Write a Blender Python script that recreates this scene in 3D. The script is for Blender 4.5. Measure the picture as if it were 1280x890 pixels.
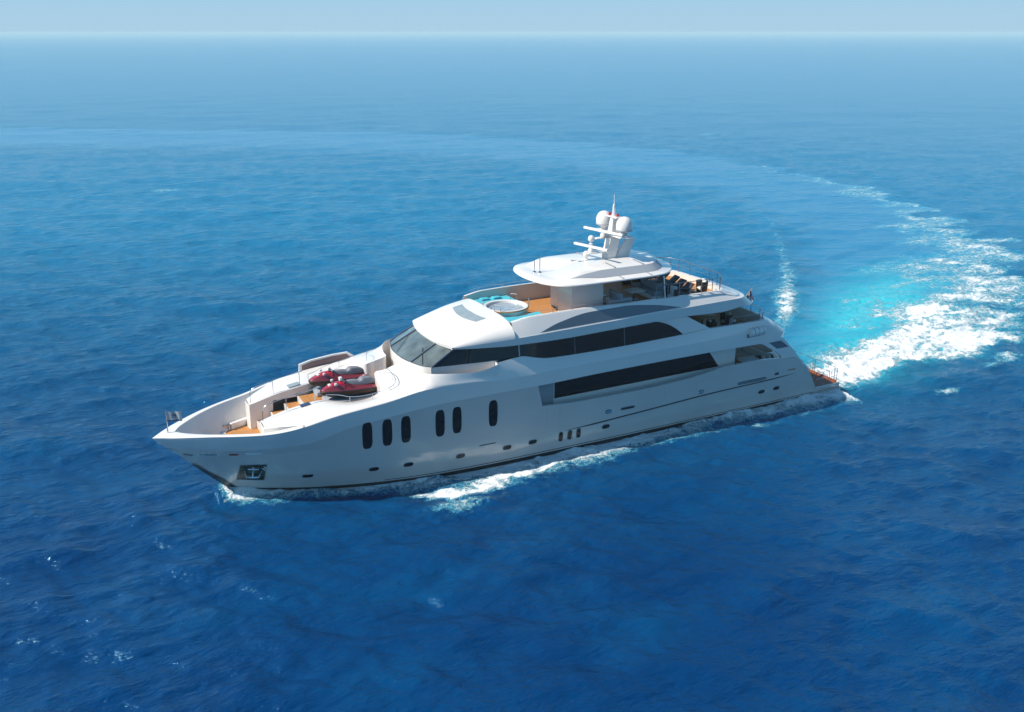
import bpy, bmesh, math, random
import numpy as np
from mathutils import Vector, Matrix
random.seed(7); rng = np.random.default_rng(11)
R = math.radians
scn = bpy.context.scene
for o in list(bpy.data.objects): bpy.data.objects.remove(o)

# ------------------------------------------------------------------ camera, sky, sun, exposure
# frame: x runs aft from the stem at the waterline, -y is port (towards the viewer), z up, metres
CAM = Vector((-8.216, -51.660, 24.953)); HEAD = R(63.105); PITCH = R(18.65)
cd = bpy.data.cameras.new('camera'); cam = bpy.data.objects.new('camera', cd); scn.collection.objects.link(cam)
cam.location = CAM; cam.rotation_euler = (R(90) - PITCH, 0, HEAD - R(90))
cd.sensor_width = 36; cd.lens = 36 * 1200 / 1280; cd.clip_start = 0.5; cd.clip_end = 60000
scn.camera = cam
SUN_DIR = Vector((-0.700, 0.145, 0.695)).normalized()          # towards the sun: ahead, on the starboard bow
w = bpy.data.worlds.new('World'); scn.world = w; w.use_nodes = True
wn = w.node_tree; bg = wn.nodes['Background']
sky = wn.nodes.new('ShaderNodeTexSky'); sky.sky_type = 'NISHITA'; sky.sun_disc = False
sky.sun_elevation = math.asin(SUN_DIR.z); sky.sun_rotation = math.atan2(SUN_DIR.x, SUN_DIR.y)
sky.air_density = 1.0; sky.dust_density = 0.6; sky.ozone_density = 3.0
hs = wn.nodes.new('ShaderNodeMix'); hs.data_type = 'RGBA'; hs.blend_type = 'MULTIPLY'; hs.inputs[0].default_value = 1
hs.inputs[7].default_value = (0.45, 0.90, 1.10, 1)
wn.links.new(sky.outputs[0], hs.inputs[6])
# pale blue sea haze low in the sky
wtc = wn.nodes.new('ShaderNodeTexCoord'); wsp = wn.nodes.new('ShaderNodeSeparateXYZ'); wn.links.new(wtc.outputs['Generated'], wsp.inputs[0])
def sky_band(prev, col, z0, z1):
    mr = wn.nodes.new('ShaderNodeMapRange'); mr.interpolation_type = 'SMOOTHSTEP'; wn.links.new(wsp.outputs[2], mr.inputs[0])
    for k, v in ((1, z0), (2, z1), (3, 1.0), (4, 0.0)): mr.inputs[k].default_value = v
    mx = wn.nodes.new('ShaderNodeMix'); mx.data_type = 'RGBA'; wn.links.new(mr.outputs[0], mx.inputs[0]); wn.links.new(prev, mx.inputs[6])
    mx.inputs[7].default_value = (*col, 1); return mx.outputs[2]
c_ = sky_band(hs.outputs[2], (1.1, 3.3, 6.3), .40, .85)
c_ = sky_band(c_, (2.2, 6.2, 9.8), .10, .40)
c_ = sky_band(c_, (4.25, 6.5, 8.2), .0, .11)
wn.links.new(c_, bg.inputs[0])
bg.inputs[1].default_value = 0.07
sd = bpy.data.lights.new('sun', 'SUN'); sd.energy = 4.8; sd.angle = R(0.5); sd.color = (1.0, 0.95, 0.86)
so = bpy.data.objects.new('sun', sd); scn.collection.objects.link(so)
so.rotation_euler = (-SUN_DIR).to_track_quat('-Z', 'Y').to_euler(); so.location = (0, 60, 80)
scn.view_settings.view_transform = 'Standard'; scn.view_settings.look = 'None'
scn.view_settings.exposure = 0.45; scn.view_settings.gamma = 1.0; scn.view_settings.use_curve_mapping = False
scn.render.engine = 'CYCLES'
scn.cycles.volume_bounces = 2; scn.cycles.max_bounces = 8

# ------------------------------------------------------------------ helpers
def pchip(xs, ys, q):
    xs = np.asarray(xs, float); ys = np.asarray(ys, float); q = np.clip(np.asarray(q, float), xs[0], xs[-1])
    if len(xs) == 2: return np.interp(q, xs, ys)
    h = np.diff(xs); d = np.diff(ys) / h; m = np.zeros(len(xs))
    for i in range(1, len(xs) - 1):
        if d[i-1] * d[i] > 0:
            w1 = 2*h[i] + h[i-1]; w2 = h[i] + 2*h[i-1]; m[i] = (w1 + w2) / (w1/d[i-1] + w2/d[i])
    m[0] = d[0]; m[-1] = d[-1]
    k = np.clip(np.searchsorted(xs, q) - 1, 0, len(xs) - 2); t = (q - xs[k]) / h[k]
    return ((2*t**3-3*t**2+1)*ys[k] + (t**3-2*t**2+t)*h[k]*m[k] + (-2*t**3+3*t**2)*ys[k+1] + (t**3-t**2)*h[k]*m[k+1])

class Line:
    """a longitudinal feature line of the boat: (x, half breadth, height)"""
    def __init__(s, pts):
        s.x = [p[0] for p in pts]; s.bb = [p[1] for p in pts]; s.zz = [p[2] for p in pts]
    def b(s, x): return pchip(s.x, s.bb, x)
    def z(s, x): return pchip(s.x, s.zz, x)

def mat(name, col, rough=0.5, metal=0.0, coat=0.0, spec=0.5, bump=None, var=None, ior=None):
    m = bpy.data.materials.new(name); m.use_nodes = True; nt = m.node_tree; p = nt.nodes['Principled BSDF']
    p.inputs['Base Color'].default_value = (*col, 1); p.inputs['Roughness'].default_value = rough
    p.inputs['Metallic'].default_value = metal; p.inputs['Coat Weight'].default_value = coat
    p.inputs['Coat Roughness'].default_value = 0.04; p.inputs['Specular IOR Level'].default_value = spec
    if ior: p.inputs['IOR'].default_value = ior
    tc = nt.nodes.new('ShaderNodeTexCoord')
    if var:
        scale, amt = var
        n = nt.nodes.new('ShaderNodeTexNoise'); n.inputs['Scale'].default_value = scale; n.inputs['Detail'].default_value = 5
        nt.links.new(tc.outputs['Object'], n.inputs['Vector'])
        mr = nt.nodes.new('ShaderNodeMapRange'); mr.inputs[1].default_value = .3; mr.inputs[2].default_value = .7
        mr.inputs[3].default_value = 1 - amt; mr.inputs[4].default_value = 1 + amt * .3
        mx = nt.nodes.new('ShaderNodeMix'); mx.data_type = 'RGBA'; mx.blend_type = 'MULTIPLY'; mx.inputs[0].default_value = 1
        mx.inputs[6].default_value = (*col, 1)
        nt.links.new(n.outputs['Fac'], mr.inputs[0]); nt.links.new(mr.outputs[0], mx.inputs[7]); nt.links.new(mx.outputs[2], p.inputs['Base Color'])
    if bump:
        scale, st, dist = bump
        n2 = nt.nodes.new('ShaderNodeTexNoise'); n2.inputs['Scale'].default_value = scale; n2.inputs['Detail'].default_value = 3
        nt.links.new(tc.outputs['Object'], n2.inputs['Vector'])
        bp = nt.nodes.new('ShaderNodeBump'); bp.inputs['Strength'].default_value = st; bp.inputs['Distance'].default_value = dist
        nt.links.new(n2.outputs['Fac'], bp.inputs['Height']); nt.links.new(bp.outputs[0], p.inputs['Normal'])
    return m

def teak_mat(name, c1, c2, axis=1, plank=0.09, rough=0.55):
    m = bpy.data.materials.new(name); m.use_nodes = True; nt = m.node_tree; p = nt.nodes['Principled BSDF']
    p.inputs['Roughness'].default_value = rough
    tc = nt.nodes.new('ShaderNodeTexCoord'); sp = nt.nodes.new('ShaderNodeSeparateXYZ'); nt.links.new(tc.outputs['Object'], sp.inputs[0])
    dv = nt.nodes.new('ShaderNodeMath'); dv.operation = 'DIVIDE'; dv.inputs[1].default_value = plank
    nt.links.new(sp.outputs[axis], dv.inputs[0])
    fr = nt.nodes.new('ShaderNodeMath'); fr.operation = 'FRACT'; nt.links.new(dv.outputs[0], fr.inputs[0])
    gt = nt.nodes.new('ShaderNodeMath'); gt.operation = 'LESS_THAN'; gt.inputs[1].default_value = 0.09; nt.links.new(fr.outputs[0], gt.inputs[0])
    fl = nt.nodes.new('ShaderNodeMath'); fl.operation = 'FLOOR'; nt.links.new(dv.outputs[0], fl.inputs[0])
    wnz = nt.nodes.new('ShaderNodeTexWhiteNoise'); wnz.noise_dimensions = '1D'; nt.links.new(fl.outputs[0], wnz.inputs['W'])
    nz = nt.nodes.new('ShaderNodeTexNoise'); nz.inputs['Scale'].default_value = 3; nz.inputs['Detail'].default_value = 6
    nt.links.new(tc.outputs['Object'], nz.inputs['Vector'])
    av = nt.nodes.new('ShaderNodeMath'); av.operation = 'ADD'; nt.links.new(wnz.outputs[0], av.inputs[0]); nt.links.new(nz.outputs['Fac'], av.inputs[1])
    hf = nt.nodes.new('ShaderNodeMath'); hf.operation = 'MULTIPLY'; hf.inputs[1].default_value = .5; nt.links.new(av.outputs[0], hf.inputs[0])
    mx = nt.nodes.new('ShaderNodeMix'); mx.data_type = 'RGBA'; mx.inputs[6].default_value = (*c1, 1); mx.inputs[7].default_value = (*c2, 1)
    nt.links.new(hf.outputs[0], mx.inputs[0])
    m2 = nt.nodes.new('ShaderNodeMix'); m2.data_type = 'RGBA'; m2.inputs[7].default_value = (.02, .015, .01, 1)
    nt.links.new(mx.outputs[2], m2.inputs[6]); nt.links.new(gt.outputs[0], m2.inputs[0]); nt.links.new(m2.outputs[2], p.inputs['Base Color'])
    return m

WHITE = mat('white_gelcoat', (.74, .70, .66), rough=.28, coat=.6, var=(.6, .03))
HULLW = mat('hull_gelcoat', (.60, .53, .485), rough=.20, coat=1.0, var=(.35, .07), bump=(.45, .35, .06))
CREAM = mat('cream_liner', (.62, .59, .55), rough=.5, var=(1.2, .05))
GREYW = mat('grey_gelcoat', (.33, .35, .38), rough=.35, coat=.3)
BOOT = mat('boot_black', (.012, .012, .014), rough=.35)
STRIPE = mat('rail_dark', (.03, .035, .045), rough=.35)
GLASS = mat('dark_glass', (.003, .006, .012), rough=.05, spec=.32, bump=(.6, .25, .05))
SCREEN = mat('screen_glass', (.13, .16, .155), rough=.10, coat=.8, var=(1.1, .45))
HATCH = mat('hatch_glass', (.28, .33, .34), rough=.12, coat=.5, var=(1.5, .15))
TINT = mat('tinted_inset', (.11, .13, .16), rough=.25, coat=.5)
STEEL = mat('polished_steel', (.62, .63, .65), rough=.22, metal=1.0)
DSTEEL = mat('dull_steel', (.30, .31, .33), rough=.35, metal=.9)
TEAK = teak_mat('teak_deck', (.40, .165, .045), (.56, .26, .085))
TEAKX = teak_mat('teak_step', (.40, .165, .045), (.56, .26, .085), axis=0)
TEAKR = teak_mat('red_teak', (.20, .055, .022), (.30, .09, .035), axis=0)
TURQ = mat('turquoise_cushion', (.06, .42, .52), rough=.8, var=(1.6, .12), bump=(6, .3, .03))
POOLW = mat('tub_water', (.30, .36, .42), rough=.06, bump=(5, .6, .06), var=(2.5, .35), ior=1.33)
DARK = mat('dark_interior', (.015, .012, .010), rough=.7)
WICK = mat('dark_wicker', (.03, .022, .018), rough=.7, bump=(40, .5, .02))
CUSH = mat('white_cushion', (.62, .61, .58), rough=.85, bump=(8, .3, .03), var=(3, .06))
GCUSH = mat('grey_cushion', (.27, .30, .33), rough=.85, bump=(8, .3, .03), var=(3, .1))
REDP = mat('red_paint', (.36, .015, .03), rough=.16, coat=1.0)
MAROON = mat('maroon_paint', (.16, .02, .03), rough=.25, coat=.8)
BLACKP = mat('black_plastic', (.018, .018, .02), rough=.45)
SEATG = mat('grey_seat', (.20, .20, .225), rough=.6, bump=(12, .3, .02), var=(4, .2))
REDL = mat('red_lens', (.45, .01, .01), rough=.2, coat=.5)
FLAGC = mat('pale_flag', (.33, .38, .42), rough=.8)
FLAGN = mat('navy_flag', (.02, .03, .08), rough=.8)
FLAGR = mat('red_flag', (.45, .04, .04), rough=.8)
FLAGW = mat('white_flag', (.6, .6, .6), rough=.8)

class MB:
    def __init__(s): s.v = []; s.f = []
    def add(s, vs, fs):
        n = len(s.v); s.v += [tuple(map(float, v)) for v in vs]; s.f += [tuple(i + n for i in f) for f in fs]; return s
    def grid(s, rows, closed=False, flip=False):
        nr = len(rows); nc = len(rows[0]); vs = [p for r in rows for p in r]; fs = []
        for i in range(nr - 1):
            for j in range(nc if closed else nc - 1):
                a = i*nc + j; b = i*nc + (j+1) % nc; c = (i+1)*nc + (j+1) % nc; d = (i+1)*nc + j
                fs.append((a, d, c, b) if flip else (a, b, c, d))
        return s.add(vs, fs)
    def fan(s, loop, flip=False):
        c = np.mean(np.array(loop), axis=0); n = len(loop)
        return s.add([*loop, c], [((i+1) % n, i, n) if flip else (i, (i+1) % n, n) for i in range(n)])
    def ngon(s, loop): return s.add(loop, [tuple(range(len(loop)))])
    def box(s, x0, x1, y0, y1, z0, z1, M=None):
        vs = [(x, y, z) for z in (z0, z1) for y in (y0, y1) for x in (x0, x1)]
        if M is not None: vs = [tuple(M @ Vector(v)) for v in vs]
        return s.add(vs, [(0,2,3,1),(4,5,7,6),(0,1,5,4),(2,6,7,3),(0,4,6,2),(1,3,7,5)])
    def rbox(s, x0, x1, y0, y1, z0, z1, r=.05, M=None):
        """box with rounded plan corners and a softened top"""
        def loop(ins, z):
            out = []; rr = max(r - ins*.3, .005)
            X0, X1, Y0, Y1 = x0+ins, x1-ins, y0+ins, y1-ins
            for cx, cy, a0 in ((X1-rr, Y1-rr, 0), (X0+rr, Y1-rr, 90), (X0+rr, Y0+rr, 180), (X1-rr, Y0+rr, 270)):
                for k in range(4):
                    a = R(a0 + 30*k); out.append((cx + rr*math.cos(a), cy + rr*math.sin(a), z))
            return out
        e = min(r*.7, (z1-z0)*.45)
        rows = [loop(e*.5, z0), loop(0, z0+e*.5), loop(0, z1-e), loop(e*.3, z1-e*.3), loop(e, z1)]
        if M is not None: rows = [[tuple(M @ Vector(p)) for p in rw] for rw in rows]
        s.grid(rows, closed=True); s.fan(rows[-1]); s.fan(rows[0], True); return s
    def tube(s, pts, r, n=6, caps=True):
        pts = [Vector(p) for p in pts]; rows = []
        for i, p in enumerate(pts):
            t = (pts[min(i+1, len(pts)-1)] - pts[max(i-1, 0)]).normalized()
            u = t.cross(Vector((0, 0, 1)));
            if u.length < .05: u = t.cross(Vector((1, 0, 0)))
            u.normalize(); v = t.cross(u); rr = r[i] if isinstance(r, (list, tuple)) else r
            rows.append([tuple(p + (u*math.cos(2*math.pi*k/n) + v*math.sin(2*math.pi*k/n))*rr) for k in range(n)])
        s.grid(rows, closed=True)
        if caps: s.fan(rows[0], True); s.fan(rows[-1])
        return s
    def lathe(s, c, prof, n=24, M=None):
        rows = []
        for r_, z in prof:
            rw = [Vector((r_*math.cos(2*math.pi*k/n), r_*math.sin(2*math.pi*k/n), z)) for k in range(n)]
            if M is not None: rw = [M @ p for p in rw]
            rows.append([tuple(p + Vector(c)) for p in rw])
        s.grid(rows, closed=True); return s
    def mirror(s):
        n = len(s.v); s.v += [(x, -y, z) for x, y, z in s.v]; s.f += [tuple(i + n for i in reversed(f)) for f in s.f]; return s

def build(name, mb, m, parent=None, ang=32, M=None, fix=True):
    me = bpy.data.meshes.new(name)
    me.from_pydata(mb.v, [], mb.f); me.validate()
    bm = bmesh.new(); bm.from_mesh(me)
    bmesh.ops.remove_doubles(bm, verts=bm.verts, dist=.0008)
    bmesh.ops.dissolve_degenerate(bm, edges=bm.edges, dist=.0005)
    if fix: bmesh.ops.recalc_face_normals(bm, faces=bm.faces)
    bm.to_mesh(me); bm.free()
    for p in me.polygons: p.use_smooth = True
    me.set_sharp_from_angle(angle=R(ang))
    me.materials.append(m)
    o = bpy.data.objects.new(name, me); scn.collection.objects.link(o)
    if M is not None: me.transform(M)
    if parent is not None:
        o.parent = parent
        root = parent
        off = Vector((0, 0, 0))
        while root is not None: off += root.location; root = root.parent
        me.transform(Matrix.Translation(-off))
    return o

def sym(name, mb, m, parent=None, ang=32):
    o1 = build(name, mb, m, parent, ang)
    m2 = MB(); m2.v = [(a, -b, c) for a, b, c in mb.v]; m2.f = [tuple(reversed(f)) for f in mb.f]
    build(name, m2, m, parent, ang); return o1

def thing(name, label, cat, loc, group=None, rz=0):
    o = bpy.data.objects.new(name, None); scn.collection.objects.link(o); o.location = loc; o.empty_display_size = .3
    o['label'] = label; o['category'] = cat
    if group: o['group'] = group
    return o

def local(name, mb, m, parent, ang=32):
    """part whose shape is written round its thing's own base"""
    me = bpy.data.meshes.new(name); me.from_pydata(mb.v, [], mb.f); me.validate()
    bm = bmesh.new(); bm.from_mesh(me); bmesh.ops.remove_doubles(bm, verts=bm.verts, dist=.0006)
    bmesh.ops.recalc_face_normals(bm, faces=bm.faces); bm.to_mesh(me); bm.free()
    for p in me.polygons: p.use_smooth = True
    me.set_sharp_from_angle(angle=R(ang)); me.materials.append(m)
    o = bpy.data.objects.new(name, me); scn.collection.objects.link(o); o.parent = parent
    return o

def dup(root, loc, rz, label):
    r = root.copy(); scn.collection.objects.link(r); r.location = loc; r.rotation_euler = (0, 0, rz); r['label'] = label
    for ch in list(root.children):
        c = ch.copy(); scn.collection.objects.link(c); c.parent = r
        for g in list(ch.children):
            d = g.copy(); scn.collection.objects.link(d); d.parent = c
    return r

# ------------------------------------------------------------------ the sea
def fft_tile(N, Lm, lmin, lmax, wind, spread, seed):
    g = np.random.default_rng(seed); k = 2*np.pi*np.fft.fftfreq(N, Lm/N); kx, ky = np.meshgrid(k, k, indexing='ij')
    kk = np.hypot(kx, ky); kk[0, 0] = 1
    c = (kx*math.cos(wind) + ky*math.sin(wind)) / kk
    P = kk**-2.9 * (0.12 + np.abs(c)**spread) * np.exp(-(kk*lmin/(2*np.pi))**4) * np.exp(-(2*np.pi/(kk*lmax))**4)
    P[0, 0] = 0
    h = np.fft.ifft2((g.normal(size=(N, N)) + 1j*g.normal(size=(N, N))) * np.sqrt(P)).real
    return h / h.std()
def sample(tile, Lm, x, y):
    N = tile.shape[0]; u = (x/Lm*N) % N; v = (y/Lm*N) % N
    i = np.floor(u).astype(int); j = np.floor(v).astype(int); fu = u-i; fv = v-j; i1 = (i+1) % N; j1 = (j+1) % N; i %= N; j %= N
    return (tile[i, j]*(1-fu)*(1-fv) + tile[i1, j]*fu*(1-fv) + tile[i, j1]*(1-fu)*fv + tile[i1, j1]*fu*fv)
def sstep(a, b, x): t = np.clip((x-a)/(b-a), 0, 1); return t*t*(3-2*t)

def poly_dist(px, py, pts, vals):
    """distance to a polyline and the values (columns) interpolated at the nearest point"""
    best = np.full(px.shape, 1e9); side = np.zeros(px.shape); out = [np.zeros(px.shape) for _ in vals[0]]
    for (a, va), (b, vb) in zip(zip(pts[:-1], vals[:-1]), zip(pts[1:], vals[1:])):
        dx, dy = b[0]-a[0], b[1]-a[1]; L2 = dx*dx + dy*dy
        t = np.clip(((px-a[0])*dx + (py-a[1])*dy)/L2, 0, 1)
        d = np.hypot(px - a[0] - t*dx, py - a[1] - t*dy); m = d < best
        best = np.where(m, d, best); side = np.where(m, np.sign(dx*(py-a[1]) - dy*(px-a[0])), side)
        for q in range(len(out)): out[q] = np.where(m, va[q] + t*(vb[q]-va[q]), out[q])
    return best, side, out
def spline(pts, n=8):
    P = np.array(pts, float); out = []
    for i in range(len(P)-1):
        p0, p1, p2, p3 = P[max(i-1, 0)], P[i], P[i+1], P[min(i+2, len(P)-1)]
        for k in range(n):
            t = k/n; out.append(.5*((2*p1) + (-p0+p2)*t + (2*p0-5*p1+4*p2-p3)*t*t + (-p0+3*p1-3*p2+p3)*t**3))
    out.append(P[-1]); return np.array(out)

WLP = [(0,0),(1.5,.85),(4.5,2.2),(8.8,3.35),(11.65,3.8),(16,4.0),(22,4.0),(28,3.9),(35.6,3.8),(43,3.6)]
def make_sea():
    cx, cy = CAM.x, CAM.y
    dep = np.concatenate([np.linspace(R(60), R(38.5), 20), np.linspace(R(38), R(3.2), 700), R(3.2)*np.exp(-np.linspace(.012, 4.2, 150))])
    rad = CAM.z/np.tan(dep); rad = rad[rad < 16000]; rad = np.append(rad, [17500, 20000])
    a_in = np.linspace(HEAD - R(34), HEAD + R(34), 960); a_out = np.linspace(HEAD + R(34), HEAD - R(34) + 2*math.pi, 150)[1:-1]
    ang = np.concatenate([a_in, a_out]); nA = len(ang); nR = len(rad)
    RR, AA = np.meshgrid(rad, ang, indexing='ij')
    X = cx + RR*np.cos(AA); Y = cy + RR*np.sin(AA)
    dr = np.gradient(rad)[:, None]*np.ones((1, nA)); da = RR*np.gradient(ang)[None, :]
    sp = np.maximum(dr*.7, np.abs(da))
    T1 = fft_tile(512, 171.0, 2.2, 16., R(72), 4, 3); T2 = fft_tile(512, 47.3, .75, 4.5, R(55), 2, 5); T3 = fft_tile(512, 611., 9, 60, R(80), 3, 8)
    # wake
    mainl = spline([(41,-1.5),(46,-1.2),(50,.0),(57,1.5),(67,6),(77,12.5),(88,21),(99,33),(107,46),(113.5,59),(117,70),(119,80),(121,100),(118,128),(100,166),(68,200),(25,228),(-14,254),(-60,275)])
    n = len(mainl); s_ = np.linspace(0, 18, n)
    halfw = np.interp(s_, [0,1,2,3,4,5,6,7,8,9,10,11,12,13,18], [2.9,3.2,4.2,5.5,8.0,9.0,8.6,7,5.5,4,3.0,2.5,2.,1.5,1])
    dens = np.interp(s_, [0,1,2,3,4,5,6,7,8,9,10,11,12,13,18], [1.15,1.15,1.07,.99,.87,.75,.65,.57,.54,.52,.50,.43,.30,.24,.2])
    slw = np.interp(s_, [0,3,5,7,9,11,12,13,14,15,18], [5,12,17,21,24,26,30,34,38,40,40])
    wgt = sstep(43, 60, X + Y*.3)
    XW = X + wgt*(1.5*sample(T3, 211., X, Y) + .55*sample(T1, 90., X, Y)); YW = Y + wgt*(1.5*sample(T3, 211., X + 77, Y + 31) + .55*sample(T1, 90., X + 33, Y))
    d, side, (hw, de, sw) = poly_dist(XW, YW, mainl, list(zip(halfw, dens, slw)))
    patch = sample(T3, 160., X*1.3, Y + 50)
    inner = side > 0
    prof = np.where(inner, np.exp(-(d/(hw*1.0))**2.2), np.exp(-(d/(hw*.66))**3.0))
    foam = de*prof*(1 + .10*wgt*patch)
    # turquoise water inside of the curve and just behind the stern
    g1 = np.exp(-(((X-63)*.80 + (Y-11)*.6)/15)**2 - (((Y-11)*.80 - (X-63)*.6)/5.0)**2)
    glow = np.clip(.95*g1 + .7*np.exp(-(d/np.where(inner, hw*1.3, hw*.6))**2)*np.clip(de*1.6-.85, 0, 1), 0, 1)
    # smooth slick inside the turn
    slick = np.where(inner, sstep(1.25, .75, d/sw), sstep(3, 0, d)) * sstep(34, 52, X + .3*Y)
    slick = np.clip(slick, 0, 1)
    # inner crest of the wash
    crest = spline([(41.5,4.5),(47,8.2),(53,13),(58,18.5),(65,26),(76,40),(86,54),(94,74),(95.5,100),(79,136)])
    cv = [(a, b) for a, b in zip(np.interp(np.linspace(0, 9, len(crest)), [0,1,2,3,4,5,6,9], [.8,.8,1.1,1.35,1.2,1.0,.7,.5]), np.interp(np.linspace(0, 9, len(crest)), [0,.6,1,1.7,2.2,3,4,5,6,7,9], [.0,.55,.25,.62,.84,.78,.45,.35,.25,.1,0]))]
    d2, s2, (w2, e2) = poly_dist(X, Y, crest, cv); foam = np.maximum(foam, e2*np.exp(-(d2/w2)**2))
    # foam along the hull, and the bow wave thrown to port
    wl = np.array(WLP); WB = np.interp(X, wl[:, 0], wl[:, 1]); out = np.abs(Y) - WB
    hullm = (X > -1.0) & (X < 43.5)
    fx = np.interp(X, [-1, -.3, .5, 2.2, 3.2, 5, 7, 9, 12, 16, 19, 21.5, 24, 28, 33, 38, 43], [0, 1.0, 1.1, 1.02, .72, .72, .78, .88, .80, 1.05, 1.08, 1.05, .92, .86, .88, .98, 1.1])
    fw = np.interp(X, [-1, 0, 2, 4, 9, 12, 16, 20, 24, 30, 36, 43], [.9, 1.5, 1.4, .9, 1.3, 1.9, 2.5, 2.4, 1.9, 1.7, 1.8, 1.8])
    foam = np.maximum(foam, np.where(hullm & (out > -1.2), fx*np.exp(-(np.maximum(out, 0)/fw)**2), 0))
    arm = spline([(7.5,-4.6),(10,-5.7),(12.5,-6.2),(15.5,-5.9),(19,-5.4),(22.5,-5.0)])
    for sg in (1, -1):
        d3, _, (w3, e3) = poly_dist(X + .25*sample(T1, 40., X, Y), (Y + .22*sample(T1, 40., X + 9, Y))*sg, arm, [(a, b) for a, b in zip(np.interp(np.linspace(0, 5, len(arm)), [0,1,2,3,5], [.3,.55,.75,.8,.5]), np.interp(np.linspace(0, 5, len(arm)), [0,.8,1.3,3,4.2,5], [.0,.75,1.1,1.0,.75,0]))])
        foam = np.maximum(foam, e3*np.exp(-(d3/w3)**2))
    for (bx, by, br, be) in [(61,-4,.9,.62),(58,-5.0,.6,.6),(50.5,-6.9,.6,.72),(33.5,-6,.5,.6),(11,-7.6,1.1,.55),(13,118,1.5,.6),(150,150,2,.5)]:
        foam = np.maximum(foam, be*np.exp(-(((X-bx)*.5)**2 + (Y-by)**2)/br**2))
    foam = np.where(np.abs(X) + np.abs(Y) > 1500, 0, foam)
    # heights
    fade1 = np.exp(-(sp/1.3)**2); fade2 = np.exp(-(sp/.42)**2); fade3 = np.exp(-(sp/5)**2)
    calm = 1 - .55*slick
    H = .055*sample(T3, 611., X, Y)*fade3 + .105*sample(T1, 171., X, Y)*fade1*calm + .036*sample(T2, 47.3, X, Y)*fade2*(1 - .8*slick)
    turb = sample(T2, 21.7, X + 7, Y*1.1 - 3)
    H = H + np.clip(foam, 0, 1)*(.13*turb*fade2 + .07)*np.where(hullm & (np.abs(Y) < 7), .35, 1)
    H += .32*np.exp(-((d2)/2.2)**2)*np.clip(e2, 0, .9)*fade1
    H += np.where(hullm & (out > -1), .22*np.exp(-(np.maximum(out, 0)/.8)**2)*np.interp(X, [-1, .8, 3, 6, 10, 15, 20, 43], [.6, 1.7, .7, .1, .3, -.3, -.1, .2]), 0)
    H -= .13*np.exp(-(d/(hw*1.5))**2)*np.clip(de, 0, 1)*fade1*np.where(X > 43, 1, 0)
    H = np.where((np.abs(Y) < WB - .3) & (X > .5) & (X < 42.5), np.minimum(H, -.05), H)
    verts = np.stack([X, Y, H], -1).reshape(-1, 3)
    ctr = np.array([[cx, cy, 0.]]); verts = np.vstack([verts, ctr])
    me = bpy.data.meshes.new('sea_water')
    i, j = np.meshgrid(np.arange(nR-1), np.arange(nA), indexing='ij'); j1 = (j+1) % nA
    q = np.stack([i*nA+j, (i+1)*nA+j, (i+1)*nA+j1, i*nA+j1], -1).reshape(-1, 4)
    tri = np.array([[nR*nA, k, (k+1) % nA] for k in range(nA)])
    me.vertices.add(len(verts)); me.vertices.foreach_set('co', verts.ravel())
    nl = q.size + tri.size; me.loops.add(nl); me.loops.foreach_set('vertex_index', np.concatenate([q.ravel(), tri.ravel()]).astype(np.int32))
    me.polygons.add(len(q) + len(tri))
    me.polygons.foreach_set('loop_start', np.concatenate([np.arange(len(q))*4, q.size + np.arange(len(tri))*3]).astype(np.int32))
    me.update(calc_edges=True); me.validate()
    me.polygons.foreach_set('use_smooth', np.ones(len(me.polygons), bool))
    for nm, arr in (('foam', foam), ('glow', glow), ('slick', slick)):
        at = me.attributes.new(nm, 'FLOAT', 'POINT'); at.data.foreach_set('value', np.append(arr.ravel(), 0).astype(np.float32))
    # material
    m = bpy.data.materials.new('sea'); m.use_nodes = True; nt = m.node_tree; N = nt.nodes; L = nt.links; p = N['Principled BSDF']
    def nd(t, **kw):
        x = N.new(t)
        for k, v in kw.items(): setattr(x, k, v)
        return x
    def attr(nm): a = nd('ShaderNodeAttribute'); a.attribute_name = nm; return a.outputs['Fac']
    def mth(op, a, b=None, c=None, clamp=False):
        x = nd('ShaderNodeMath', operation=op, use_clamp=clamp)
        for k, v in enumerate((a, b, c)):
            if v is None: continue
            if isinstance(v, (int, float)): x.inputs[k].default_value = v
            else: L.new(v, x.inputs[k])
        return x.outputs[0]
    def noise(scale, detail, vec, rough=.55, dist=0.):
        x = nd('ShaderNodeTexNoise'); x.inputs['Scale'].default_value = scale; x.inputs['Detail'].default_value = detail
        x.inputs['Roughness'].default_value = rough; x.inputs['Distortion'].default_value = dist; L.new(vec, x.inputs['Vector']); return x.outputs['Fac']
    def ramp(v, a, b, c=0., d=1.):
        x = nd('ShaderNodeMapRange'); x.interpolation_type = 'SMOOTHSTEP'; L.new(v, x.inputs[0])
        for k, q_ in ((1, a), (2, b), (3, c), (4, d)): x.inputs[k].default_value = q_
        return x.outputs[0]
    def mixc(f, a, b):
        x = nd('ShaderNodeMix', data_type='RGBA')
        if isinstance(f, float): x.inputs[0].default_value = f
        else: L.new(f, x.inputs[0])
        for k, v in ((6, a), (7, b)):
            if isinstance(v, tuple): x.inputs[k].default_value = (*v, 1)
            else: L.new(v, x.inputs[k])
        return x.outputs[2]
    geo = nd('ShaderNodeNewGeometry'); pos = geo.outputs['Position']
    mp = nd('ShaderNodeMapping'); L.new(pos, mp.inputs[0]); mp.inputs['Rotation'].default_value = (0, 0, R(30)); mp.inputs['Scale'].default_value = (.48, 1.0, 1.0); st = mp.outputs[0]
    fo, gl, sl = attr('foam'), attr('glow'), attr('slick')
    # foam: lacy cells and torn streaks where the density is low, solid where it is high
    n1 = noise(.7, 9, st, .68, .8); n2 = noise(2.8, 7, pos, .66, 1.6); n3 = noise(10, 4, pos, .65)
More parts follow.
